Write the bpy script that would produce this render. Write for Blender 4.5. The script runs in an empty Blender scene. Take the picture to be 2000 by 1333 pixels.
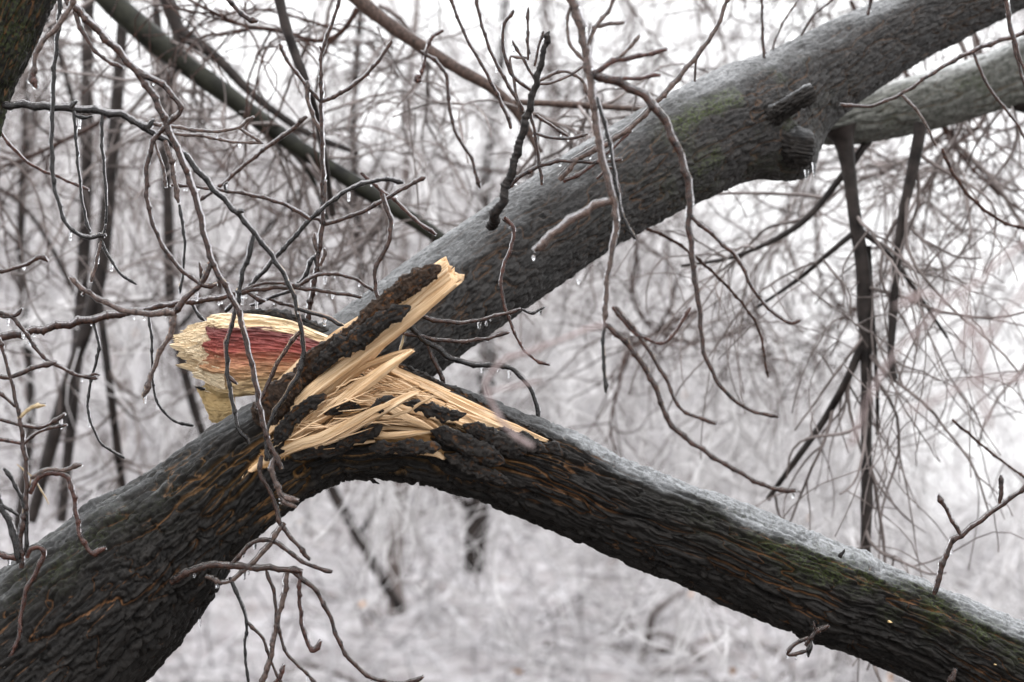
import bpy, math, random
import numpy as np
from mathutils import Vector
random.seed(7)
rng = np.random.default_rng(7)
scn = bpy.context.scene
COL = scn.collection
R = math.radians

# ------------------------------------------------------------------ camera, sky, sun, exposure
CAM_Z, PITCH, HF, FOCUS = 1.6, R(2.0), 0.36, 5.46        # 100 mm lens on a 36 mm frame
cd = bpy.data.cameras.new('camera')
cam = bpy.data.objects.new('camera', cd); COL.objects.link(cam)
cam.location = (0, 0, CAM_Z); cam.rotation_euler = (R(90) + PITCH, 0, 0)
cd.lens = 100; cd.sensor_width = 36; cd.clip_start = 0.1; cd.clip_end = 400
cd.dof.use_dof = True; cd.dof.focus_distance = FOCUS; cd.dof.aperture_fstop = 4.0
scn.camera = cam

w = bpy.data.worlds.new('World'); scn.world = w; w.use_nodes = True
nt = w.node_tree; nt.nodes.clear()
out = nt.nodes.new('ShaderNodeOutputWorld'); bg = nt.nodes.new('ShaderNodeBackground')
sky = nt.nodes.new('ShaderNodeTexSky'); sky.sky_type = 'NISHITA'; sky.sun_disc = False
sky.sun_elevation = R(60); sky.sun_rotation = R(150); sky.dust_density = 4; sky.air_density = 1
hsv = nt.nodes.new('ShaderNodeHueSaturation'); hsv.inputs['Saturation'].default_value = 0.08
geo = nt.nodes.new('ShaderNodeTexCoord'); sep = nt.nodes.new('ShaderNodeSeparateXYZ')
ramp = nt.nodes.new('ShaderNodeValToRGB')                  # overcast dome: brighter towards the zenith
ramp.color_ramp.elements[0].position = 0.0; ramp.color_ramp.elements[0].color = (11, 11.05, 11.2, 1)
ramp.color_ramp.elements[1].position = 1.0; ramp.color_ramp.elements[1].color = (25, 25.3, 26, 1)
mix = nt.nodes.new('ShaderNodeMixRGB'); mix.inputs[0].default_value = 0.85
L = nt.links.new
L(sky.outputs[0], hsv.inputs['Color']); L(geo.outputs['Generated'], sep.inputs[0]); L(sep.outputs['Z'], ramp.inputs[0])
L(hsv.outputs[0], mix.inputs[1]); L(ramp.outputs[0], mix.inputs[2]); L(mix.outputs[0], bg.inputs[0]); L(bg.outputs[0], out.inputs[0])
bg.inputs[1].default_value = 0.1
sd = bpy.data.lights.new('sun', 'SUN'); sd.energy = 0.6; sd.angle = R(35); sd.color = (1, 0.985, 0.96)
sun = bpy.data.objects.new('sun', sd); COL.objects.link(sun); sun.rotation_euler = (R(30), R(8), R(-30))
sun['kind'] = 'structure'
scn.view_settings.view_transform = 'Standard'; scn.view_settings.look = 'None'
scn.view_settings.exposure = 0.72; scn.view_settings.gamma = 1.0
scn.cycles.max_bounces = 10; scn.cycles.transmission_bounces = 8; scn.cycles.transparent_max_bounces = 12
scn.cycles.diffuse_bounces = 3; scn.cycles.glossy_bounces = 4
scn.cycles.use_denoising = True; scn.cycles.caustics_reflective = False; scn.cycles.caustics_refractive = True; scn.cycles.blur_glossy = 1.0

cp, sp_ = math.cos(PITCH), math.sin(PITCH)
def P(x, y, d=5.46):
    """point seen at pixel x, y of the 2000 px wide photograph, d metres away"""
    X = (x - 1000) / 2000 * HF * d; Z = (666.5 - y) / 2000 * HF * d
    return np.array((X, d * cp - Z * sp_, CAM_Z + d * sp_ + Z * cp))
def px(d=5.46): return HF * d / 2000
def project(V):
    dy = V[:, 1]; dz = V[:, 2] - CAM_Z
    d = dy * cp + dz * sp_; Z = -dy * sp_ + dz * cp
    return 1000 + V[:, 0] / d / HF * 2000, 666.5 - Z / d / HF * 2000, d
UP = np.array((0, 0, 1.0)); FWD = np.array((0, cp, sp_))

# ------------------------------------------------------------------ noise in numpy
def _h(i, j, k, s):
    n = (i * 374761393 + j * 668265263 + k * 2147483647 + s * 974634777) & 0xffffffff
    n = ((n ^ (n >> 13)) * 1274126177) & 0xffffffff
    n = ((n ^ (n >> 16)) * 2246822519) & 0xffffffff
    return ((n ^ (n >> 15)) & 0xffffff) / float(0xffffff)
def noise(p, s=0):
    f = np.floor(p); t = p - f; f = f.astype(np.int64); t = t * t * (3 - 2 * t)
    r = 0
    for a in (0, 1):
        wa = t[:, 0] if a else 1 - t[:, 0]
        for b in (0, 1):
            wb = t[:, 1] if b else 1 - t[:, 1]
            for c in (0, 1):
                wc = t[:, 2] if c else 1 - t[:, 2]
                r = r + wa * wb * wc * _h(f[:, 0] + a, f[:, 1] + b, f[:, 2] + c, s)
    return r * 2 - 1
def fbm(p, o=4, s=0):
    r = 0; a = 1.0; tot = 0
    for i in range(o):
        r = r + a * noise(p * (2.03 ** i) + i * 7.3, s + i); tot += a; a *= 0.5
    return r / tot
def voro(p, s=0):
    f = np.floor(p).astype(np.int64); F1 = np.full(len(p), 9.0); F2 = np.full(len(p), 9.0); cid = np.zeros(len(p))
    for a in (-1, 0, 1):
        for b in (-1, 0, 1):
            for c in (-1, 0, 1):
                i, j, k = f[:, 0] + a, f[:, 1] + b, f[:, 2] + c
                dx = i + _h(i, j, k, s) - p[:, 0]; dy = j + _h(i, j, k, s + 1) - p[:, 1]; dz = k + _h(i, j, k, s + 2) - p[:, 2]
                d = np.sqrt(dx * dx + dy * dy + dz * dz)
                n = d < F1
                F2 = np.where(n, F1, np.minimum(F2, d)); cid = np.where(n, _h(i, j, k, s + 3), cid); F1 = np.where(n, d, F1)
    return F1, F2, cid
def sstep(a, b, x):
    t = np.clip((x - a) / (b - a), 0, 1); return t * t * (3 - 2 * t)

# ------------------------------------------------------------------ mesh helpers
def mk(name, V, F, mat, parent=None, origin=None, attrs=None, uv=None, smooth=True):
    V = np.asarray(V, dtype=np.float64); F = np.asarray(F, dtype=np.int64)
    o0 = np.zeros(3) if origin is None else np.asarray(origin, float)
    me = bpy.data.meshes.new(name)
    k = F.shape[1]
    me.vertices.add(len(V)); me.vertices.foreach_set('co', (V - o0).astype(np.float32).ravel())
    me.loops.add(F.size); me.loops.foreach_set('vertex_index', F.ravel().astype(np.int32))
    me.polygons.add(len(F)); me.polygons.foreach_set('loop_start', (np.arange(len(F)) * k).astype(np.int32))
    if attrs:
        for n, a in attrs.items():
            at = me.attributes.new(n, 'FLOAT', 'POINT'); at.data.foreach_set('value', np.asarray(a, np.float32))
    if uv is not None:
        ul = me.uv_layers.new(name='uv'); ul.data.foreach_set('uv', np.asarray(uv, np.float32)[F.ravel()].ravel())
    me.update(calc_edges=True)
    if smooth: me.polygons.foreach_set('use_smooth', np.ones(len(F), bool))
    me.materials.append(mat)
    o = bpy.data.objects.new(name, me); COL.objects.link(o)
    if parent is not None:
        o.parent = parent; o.location = Vector(o0) - Vector(parent.get('_o', (0, 0, 0)))
    else: o.location = o0
    o['_o'] = [float(v) for v in o0]
    return o
def empty(name, loc):
    o = bpy.data.objects.new(name, None); COL.objects.link(o); o.location = loc; o['_o'] = [float(v) for v in loc]
    o.empty_display_size = 0.1; return o
def tag(o, label=None, cat=None, group=None, kind=None):
    if label: o['label'] = label
    if cat: o['category'] = cat
    if group: o['group'] = group
    if kind: o['kind'] = kind
    return o
def spline(ctrl, step, extra=None):
    """Catmull-Rom through ctrl (n,3), even step; extra (n,) is carried along"""
    C = np.asarray(ctrl, float); n = len(C)
    E = np.zeros((n, 1)) if extra is None else np.asarray(extra, float).reshape(n, -1)
    A = np.hstack([C, E]); A = np.vstack([2 * A[0] - A[1], A, 2 * A[-1] - A[-2]])
    o = []
    for i in range(1, n):
        p0, p1, p2, p3 = A[i - 1], A[i], A[i + 1], A[i + 2]
        t = np.linspace(0, 1, 24, endpoint=False)[:, None]
        o.append(0.5 * (2 * p1 + (p2 - p0) * t + (2 * p0 - 5 * p1 + 4 * p2 - p3) * t ** 2 + (3 * p1 - p0 - 3 * p2 + p3) * t ** 3))
    o.append(A[-2][None]); A = np.vstack(o)
    s = np.concatenate([[0], np.cumsum(np.linalg.norm(np.diff(A[:, :3], axis=0), axis=1))])
    m = max(4, int(s[-1] / step) + 1); q = np.linspace(0, s[-1], m)
    B = np.stack([np.interp(q, s, A[:, c]) for c in range(A.shape[1])], 1)
    return B[:, :3], B[:, 3:], q
def frames(C):
    T = np.gradient(C, axis=0); T /= np.linalg.norm(T, axis=1)[:, None] + 1e-12
    A = np.cross(T, FWD); A /= np.linalg.norm(A, axis=1)[:, None] + 1e-9     # across, in the picture's plane
    B = np.cross(A, T)                                                        # towards / away from the viewer
    return T, A, B
def quads(n, k, off=0):
    i = np.arange(n - 1)[:, None]; j = np.arange(k)[None]
    a = i * k + j; b = i * k + (j + 1) % k
    return (np.stack([a, a + k, b + k, b], -1).reshape(-1, 4)) + off
def tubes(Pp, Rr, k=4):
    """many polylines at once: Pp (M,n,3), Rr (M,n)"""
    M, n, _ = Pp.shape
    T = np.gradient(Pp, axis=1); T /= np.linalg.norm(T, axis=2)[..., None] + 1e-12
    ref = np.array((0.31, 0.9, 0.27)); A = np.cross(T, ref); A /= np.linalg.norm(A, axis=2)[..., None] + 1e-9
    B = np.cross(T, A)
    th = np.arange(k) / k * 2 * math.pi
    V = Pp[:, :, None] + Rr[:, :, None, None] * (A[:, :, None] * np.cos(th)[:, None] + B[:, :, None] * np.sin(th)[:, None])
    F = (quads(n, k)[:, ::-1][None] + (np.arange(M) * n * k)[:, None, None]).reshape(-1, 4)
    return V.reshape(-1, 3), F

# ------------------------------------------------------------------ materials
def mat(name):
    m = bpy.data.materials.new(name); m.use_nodes = True
    return m, m.node_tree, m.node_tree.nodes['Principled BSDF']
def nd(t, typ, **kw):
    n = t.nodes.new(typ)
    for a, v in kw.items(): setattr(n, a, v)
    return n
def tex(t, scale, detail=4, vec=None, rough=0.6, dist=0):
    n = nd(t, 'ShaderNodeTexNoise'); n.inputs['Scale'].default_value = scale; n.inputs['Detail'].default_value = detail
    n.inputs['Roughness'].default_value = rough; n.inputs['Distortion'].default_value = dist
    if vec is not None: t.links.new(vec, n.inputs['Vector'])
    return n.outputs['Fac']
def rmp(t, fac, *st):
    n = nd(t, 'ShaderNodeValToRGB'); e = n.color_ramp.elements
    while len(e) < len(st): e.new(0.5)
    for q, (p, c) in zip(e, st): q.position = p; q.color = (*c, 1) if len(c) == 3 else c
    t.links.new(fac, n.inputs[0]); return n.outputs[0]
def mx(t, f, a, b, mode='MIX'):
    n = nd(t, 'ShaderNodeMixRGB', blend_type=mode)
    for i, v in ((0, f), (1, a), (2, b)):
        if hasattr(v, 'links'): t.links.new(v, n.inputs[i])
        elif isinstance(v, (int, float)): n.inputs[i].default_value = v
        else: n.inputs[i].default_value = (*v, 1)
    return n.outputs[0]
def ma(t, op, a, b=0.0, clamp=False):
    n = nd(t, 'ShaderNodeMath', operation=op, use_clamp=clamp)
    for i, v in ((0, a), (1, b)):
        if hasattr(v, 'links'): t.links.new(v, n.inputs[i])
        else: n.inputs[i].default_value = v
    return n.outputs[0]
def attr(t, n): return nd(t, 'ShaderNodeAttribute', attribute_name=n).outputs['Fac']
def bump(t, h, s, dist, b):
    n = nd(t, 'ShaderNodeBump'); n.inputs['Strength'].default_value = s; n.inputs['Distance'].default_value = dist
    t.links.new(h, n.inputs['Height']); t.links.new(n.outputs[0], b.inputs['Normal']); return n

def bark_material(name, dark=(0.0045, 0.004, 0.0038), mid=(0.021, 0.018, 0.016), fis=(0.20, 0.098, 0.045), ice_sheen_c=(0.33, 0.34, 0.35)):
    m, t, b = mat(name); g = nd(t, 'ShaderNodeNewGeometry').outputs['Position']
    c = rmp(t, tex(t, 70, 6, g, 0.7), (0.35, dark), (0.72, mid))
    c = mx(t, attr(t, 'plate'), c, mx(t, 0.35, c, (0.045, 0.039, 0.035)))
    f = ma(t, 'MULTIPLY', rmp(t, attr(t, 'fiss'), (0.3, (0, 0, 0)), (0.8, (1, 1, 1))), rmp(t, tex(t, 9, 3, g), (0.32, (0.15, 0.15, 0.15)), (0.56, (1, 1, 1))), True)
    c = mx(t, f, c, fis)
    c = mx(t, ma(t, 'MULTIPLY', attr(t, 'raw'), 0.9, True), c, (0.58, 0.34, 0.13))
    mo = ma(t, 'MULTIPLY', attr(t, 'moss'), rmp(t, tex(t, 160, 4, g), (0.42, (0, 0, 0)), (0.6, (1, 1, 1))), True)
    c = mx(t, mo, c, rmp(t, tex(t, 300, 2, g), (0.3, (0.026, 0.038, 0.012)), (0.7, (0.085, 0.10, 0.035))))
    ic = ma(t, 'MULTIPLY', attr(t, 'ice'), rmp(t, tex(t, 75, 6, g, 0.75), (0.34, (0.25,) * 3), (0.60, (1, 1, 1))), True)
    c = mx(t, ic, c, ice_sheen_c)  # ice crust colour, with a pale sky sheen painted in on up-facing bark
    L = t.links.new
    t.links.new(c, b.inputs['Base Color'])
    t.links.new(rmp(t, tex(t, 60, 4, g), (0.3, (0.25,) * 3), (0.7, (0.6,) * 3)), b.inputs['Roughness'])
    b.inputs['Specular IOR Level'].default_value = 0.16; L(ma(t, 'ADD', ma(t, 'MULTIPLY', attr(t, 'ice'), 0.9), 0.16), b.inputs['Coat Weight']); b.inputs['Coat Roughness'].default_value = 0.14; b.inputs['Coat IOR'].default_value = 1.31
    bump(t, tex(t, 170, 8, g, 0.8), 1.0, 0.007, b)
    return m
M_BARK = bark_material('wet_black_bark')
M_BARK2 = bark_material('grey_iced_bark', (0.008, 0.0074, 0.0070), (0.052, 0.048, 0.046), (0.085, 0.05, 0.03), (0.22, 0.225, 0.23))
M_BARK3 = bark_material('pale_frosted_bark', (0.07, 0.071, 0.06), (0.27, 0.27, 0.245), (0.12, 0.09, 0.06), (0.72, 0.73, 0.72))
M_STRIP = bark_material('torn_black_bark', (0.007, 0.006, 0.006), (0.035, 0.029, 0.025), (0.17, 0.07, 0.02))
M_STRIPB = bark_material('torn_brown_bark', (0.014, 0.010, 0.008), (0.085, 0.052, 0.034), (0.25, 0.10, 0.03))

def wood_material(name, lo, hi, streak=(0.30, 0.13, 0.04), amt=0.35):
    m, t, b = mat(name); u = nd(t, 'ShaderNodeUVMap', uv_map='uv')
    mp = nd(t, 'ShaderNodeMapping'); mp.inputs['Scale'].default_value = (9, 260, 1); t.links.new(u.outputs[0], mp.inputs[0])
    mp2 = nd(t, 'ShaderNodeMapping'); mp2.inputs['Scale'].default_value = (3, 70, 1); t.links.new(u.outputs[0], mp2.inputs[0])
    oi = nd(t, 'ShaderNodeObjectInfo').outputs['Random']
    f1 = tex(t, 1, 5, mp.outputs[0], 0.65, 0.3); f2 = tex(t, 1, 4, mp2.outputs[0], 0.6, 0.4)
    c = rmp(t, f1, (0.26, (lo[0] * 0.75, lo[1] * 0.66, lo[2] * 0.6)), (0.42, lo), (0.60, hi))
    c = mx(t, rmp(t, f2, (0.50, (0, 0, 0)), (0.72, (amt,) * 3)), c, streak)
    c = mx(t, ma(t, 'MULTIPLY', oi, 0.5), c, (hi[0] * 0.92, hi[1] * 0.80, hi[2] * 0.66))
    t.links.new(c, b.inputs['Base Color']); b.inputs['Roughness'].default_value = 0.55
    b.inputs['Specular IOR Level'].default_value = 0.3
    bump(t, f1, 1.0, 0.004, b)
    return m
M_WOOD = wood_material('fresh_torn_wood', (0.47, 0.29, 0.15), (0.79, 0.60, 0.40), amt=0.5)
M_WOODO = wood_material('fresh_orange_wood', (0.42, 0.22, 0.085), (0.75, 0.50, 0.25), amt=0.6)
M_PALE = wood_material('pale_sapwood', (0.60, 0.47, 0.31), (0.80, 0.69, 0.51), (0.34, 0.20, 0.10), 0.5)
M_CREAM = wood_material('yellow_inner_wood', (0.60, 0.44, 0.22), (0.68, 0.52, 0.28), (0.45, 0.30, 0.13), 0.3)

def heart_material():
    m, t, b = mat('red_heartwood_plank'); u = nd(t, 'ShaderNodeUVMap', uv_map='uv')
    mp = nd(t, 'ShaderNodeMapping'); mp.inputs['Scale'].default_value = (26, 170, 1); t.links.new(u.outputs[0], mp.inputs[0])
    mp2 = nd(t, 'ShaderNodeMapping'); mp2.inputs['Scale'].default_value = (14, 60, 1); t.links.new(u.outputs[0], mp2.inputs[0])
    f1 = tex(t, 1, 6, mp.outputs[0], 0.7, 0.5); f2 = tex(t, 1, 5, mp2.outputs[0], 0.65, 0.6)
    v = attr(t, 'band'); v = ma(t, 'ADD', v, ma(t, 'MULTIPLY', ma(t, 'SUBTRACT', f2, 0.5), 0.34))
    c = rmp(t, v, (0.0, (0.68, 0.54, 0.36)), (0.155, (0.66, 0.50, 0.31)), (0.185, (0.10, 0.025, 0.022)), (0.30, (0.17, 0.03, 0.026)),
            (0.46, (0.25, 0.048, 0.034)), (0.56, (0.42, 0.17, 0.10)), (0.66, (0.48, 0.25, 0.13)), (0.78, (0.42, 0.25, 0.13)), (0.86, (0.56, 0.40, 0.22)), (1.0, (0.62, 0.46, 0.26)))
    c = mx(t, rmp(t, f2, (0.50, (0, 0, 0)), (0.66, (0.75,) * 3)), c, mx(t, 1.0, c, (0.22, 0.13, 0.12), 'MULTIPLY'))
    c = mx(t, rmp(t, f1, (0.5, (0, 0, 0)), (0.68, (0.55,) * 3)), c, mx(t, 1.0, c, (1.5, 1.6, 1.5), 'MULTIPLY'))
    t.links.new(c, b.inputs['Base Color']); b.inputs['Roughness'].default_value = 0.6
    bump(t, f1, 1.0, 0.004, b); return m
M_HEART = heart_material()

def twig_material(name, c0, c1, coat=1.0, rough=0.35, sc=120):
    m, t, b = mat(name); g = nd(t, 'ShaderNodeNewGeometry').outputs['Position']
    t.links.new(rmp(t, tex(t, sc, 4, g), (0.35, c0), (0.68, c1)), b.inputs['Base Color'])
    b.inputs['Roughness'].default_value = rough; b.inputs['Specular IOR Level'].default_value = 0.10
    b.inputs['Coat Weight'].default_value = coat * 0.6; b.inputs['Coat Roughness'].default_value = 0.06; b.inputs['Coat IOR'].default_value = 1.31
    bump(t, tex(t, sc * 3, 3, g), 0.5, 0.002, b)
    return m
M_TWIG = twig_material('brown_twig_bark', (0.010, 0.006, 0.005), (0.070, 0.034, 0.024), 0.15)
M_TWIGD = twig_material('black_twig_bark', (0.005, 0.0045, 0.0045), (0.024, 0.019, 0.017), 0.15)
M_TWIGG = twig_material('grey_iced_twig', (0.035, 0.023, 0.019), (0.14, 0.092, 0.074), 0.2)
M_SOFT = twig_material('pinkish_grey_twig', (0.17, 0.12, 0.115), (0.30, 0.24, 0.235))
M_RED = twig_material('reddish_twig_bark', (0.022, 0.010, 0.008), (0.10, 0.042, 0.030), 0.15)
M_STRAW = twig_material('straw', (0.35, 0.24, 0.12), (0.55, 0.42, 0.25), 0.3)
M_FARD = twig_material('distant_dark_bark', (0.010, 0.008, 0.0075), (0.040, 0.032, 0.029), 0.2, 0.5, 20)
M_FARM = twig_material('distant_mossy_bark', (0.006, 0.006, 0.005), (0.027, 0.027, 0.019), 0.2, 0.5, 20)
M_FARB = twig_material('distant_brown_twigs', (0.050, 0.037, 0.032), (0.21, 0.175, 0.165), 0.8, 0.4, 8)
M_FARG = twig_material('distant_iced_twigs', (0.27, 0.252, 0.25), (0.78, 0.765, 0.765), 0.9, 0.35, 4)
M_BUSH = twig_material('frosted_undergrowth', (0.10, 0.088, 0.088), (0.68, 0.665, 0.68), 0.5, 0.4, 2.2)
def ice_material():
    m, t, b = mat('clear_ice'); b.inputs['Transmission Weight'].default_value = 1; b.inputs['IOR'].default_value = 1.31
    b.inputs['Roughness'].default_value = 0.03; b.inputs['Base Color'].default_value = (0.97, 0.98, 1, 1)
    g = nd(t, 'ShaderNodeNewGeometry').outputs['Position']; bump(t, tex(t, 130, 2, g), 0.35, 0.003, b)
    return m
M_ICE = ice_material()
def ground_material():
    m, t, b = mat('frosted_leaf_litter'); g = nd(t, 'ShaderNodeNewGeometry').outputs['Position']
    c = rmp(t, tex(t, 4.0, 6, g, 0.75), (0.36, (0.10, 0.085, 0.085)), (0.47, (0.34, 0.31, 0.315)), (0.60, (0.54, 0.52, 0.535)))
    c = mx(t, rmp(t, tex(t, 1.1, 5, g, 0.7), (0.54, (0, 0, 0)), (0.66, (0.6,) * 3)), c, (0.20, 0.145, 0.125))
    sp = nd(t, 'ShaderNodeSeparateXYZ'); t.links.new(g, sp.inputs[0])          # unseen near ground darkened to weaken bounce light on undersides; frost further out
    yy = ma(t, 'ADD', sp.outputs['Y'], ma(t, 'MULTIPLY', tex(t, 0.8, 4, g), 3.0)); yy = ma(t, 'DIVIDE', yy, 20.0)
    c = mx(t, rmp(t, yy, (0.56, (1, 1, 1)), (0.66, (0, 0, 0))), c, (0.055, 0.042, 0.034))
    t.links.new(c, b.inputs['Base Color']); b.inputs['Roughness'].default_value = 0.6
    bump(t, tex(t, 9, 6, g), 1.0, 0.15, b); return m

# ------------------------------------------------------------------ bark logs
def log(name, ctrl, mat_, parent, step=0.0018, k=300, L_=0.15, W_=0.0125, depth=0.009, seed=1, icef=1.0, mossf=None, post=None,
        flat=1.0, bumps=(), split=None, smooth_top=0.0, fine=0.0028):
    """ctrl: (x, y, distance, radius px). A bark covered log with interlaced ridges."""
    C = [P(x, y, d) for x, y, d, r in ctrl]; RR = [r * px(d) for x, y, d, r in ctrl]
    C, E, s = spline(C, step, RR); Rd = E[:, 0]
    T, A, B = frames(C); n = len(C); th = np.arange(k) / k * 2 * math.pi
    S = np.repeat(s, k); TH = np.tile(th, n); RB = np.repeat(Rd, k)
    D = A[:, None] * np.cos(th)[None, :, None] + B[:, None] * np.sin(th)[None, :, None]
    D = D.reshape(-1, 3); Cc = np.repeat(C, k, axis=0)
    V0 = Cc + D * RB[:, None]
    loc = np.stack([S, RB * np.cos(TH), RB * np.sin(TH)], 1)
    wv = fbm(loc * np.array((7, 9, 9)), 3, seed) ; wv2 = fbm(loc * np.array((16, 20, 20)) + 5, 3, seed + 9)
    wl = fbm(loc * np.array((2.2, 6, 6)) + 3, 2, seed + 5); q = loc / np.array((L_, W_, W_)); q[:, 1:] *= (1 + 0.30 * wl)[:, None]; q[:, 1] += wv * 1.7 + wv2 * 0.7; q[:, 2] += wv * 1.3 - wv2 * 0.8; q[:, 0] += wv2 * 0.5
    F1, F2, cid = voro(q, seed + 20)
    e = F2 - F1; fiss = 1 - sstep(0.02, 0.20, e); dome = np.clip(e / 0.75, 0, 1) ** 0.6
    t2 = np.mod(TH - math.pi / 2, 2 * math.pi) * RB.mean()                     # unrolled round the log, the seam at the back
    def furrows(la, wa, sd):
        qq = np.stack([S / la + wv2 * 0.25, t2 / wa + wv * 0.85 + wv2 * 0.35, S * 0 + sd], 1)
        n_ = (noise(qq, seed + sd) + 0.35 * noise(qq * 2.1, seed + sd + 1)).reshape(n, k)
        gs = np.gradient(n_, axis=0) / step; gt = (np.roll(n_, -1, 1) - np.roll(n_, 1, 1)) / (2 * 2 * math.pi / k * Rd[:, None])
        return (np.abs(n_) / np.sqrt(gs ** 2 + gt ** 2 + 9.0)).ravel()
    f_a = furrows(L_ * 0.75, W_ * 1.7, 31); f_b = furrows(L_ * 0.3, W_ * 0.95, 37)
    line = np.maximum(np.exp(-(f_a / 0.0042) ** 1.6), 0.55 * np.exp(-(f_b / 0.0028) ** 1.6))
    q2 = loc / np.array((L_ * 0.45, W_ * 0.5, W_ * 0.5)); q2[:, 1:] += (wv2 * 1.6)[:, None]
    G1, G2, c2 = voro(q2, seed + 40); fis2 = 1 - sstep(0.0, 0.25, G2 - G1)
    upz = D[:, 2]
    sm = 1 - smooth_top * sstep(0.35, 0.9, upz)
    lump = fbm(loc * np.array((6, 14, 14)), 3, seed + 60) * 0.05 * RB
    fn = fbm(loc * np.array((90, 170, 170)), 4, seed + 70) + 0.6 * (1 - 2.5 * np.abs(fbm(loc * np.array((28, 120, 120)), 3, seed + 75)))
    h = -depth * (0.85 * line + 0.25 * fiss + 0.45 * (1 - dome)) * sm - 0.0024 * fis2 * sm + (cid - 0.5) * depth * 0.4 * sm + fine * fn + lump
    for (bx, by, br, bh) in bumps:
        X, Y, dd = project(V0); h += bh * np.exp(-(((X - bx) ** 2 + (Y - by) ** 2) / br ** 2)) * (D @ FWD < 0.3)
    ice = sstep(0.50, 1.0, upz + 0.34 * fbm(loc * np.array((9, 30, 30)), 4, seed + 80)) * icef  # up-facing mask for ice and the sheen painted with it
    moss = np.zeros(len(h)) if mossf is None else mossf(V0, D, loc)
    fl = np.maximum(np.exp(-(f_a / 0.0021) ** 2), 0.7 * np.exp(-(f_b / 0.0015) ** 2)) * sstep(-0.34, 0.06, fbm(loc * np.array((5, 13, 13)), 3, seed + 66) + 0.06)
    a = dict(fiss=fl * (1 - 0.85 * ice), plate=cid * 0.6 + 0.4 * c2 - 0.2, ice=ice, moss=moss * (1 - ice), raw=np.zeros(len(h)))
    if post == 'plain': a['fiss'] = a['fiss'] * 0.12
    elif post: h, a = post(V0, D, loc, h, a)
    V = V0 + D * h[:, None]; V[:k] = C[0] + (V[:k] - C[0]) * 0.01; V[-k:] = C[-1] + (V[-k:] - C[-1]) * 0.01
    F = quads(n, k); uv = np.stack([S, TH * RB], 1)
    if split is None: return mk(name, V, F, mat_, parent, None if parent is None else parent['_o'], a, uv)
    sel = a['wood'][F].mean(1) > 0.5
    res = []
    for s_, nm, mm in ((~sel, name, mat_), (sel, split[0], split[1])):
        f = F[s_]; u = np.unique(f); inv = np.full(len(V), -1); inv[u] = np.arange(len(u))
        res.append(mk(nm, V[u], inv[f], mm, parent, parent['_o'], {kk: vv[u] for kk, vv in a.items()}, uv[u]))
    return res

def inpoly(X, Y, poly):
    r = np.zeros(len(X), bool); n = len(poly)
    for i in range(n):
        x1, y1 = poly[i]; x2, y2 = poly[(i + 1) % n]
        if y1 == y2: continue
        c = ((y1 > Y) != (y2 > Y)) & (X < (x2 - x1) * (Y - y1) / (y2 - y1) + x1); r ^= c
    return r
def blur_mask(m, n, k, it=3):
    m = m.reshape(n, k).astype(float)
    for _ in range(it):
        m[1:-1] = (m[:-2] + 2 * m[1:-1] + m[2:]) / 4; m = (np.roll(m, 1, 1) + 2 * m + np.roll(m, -1, 1)) / 4
    return m.ravel()

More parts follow.
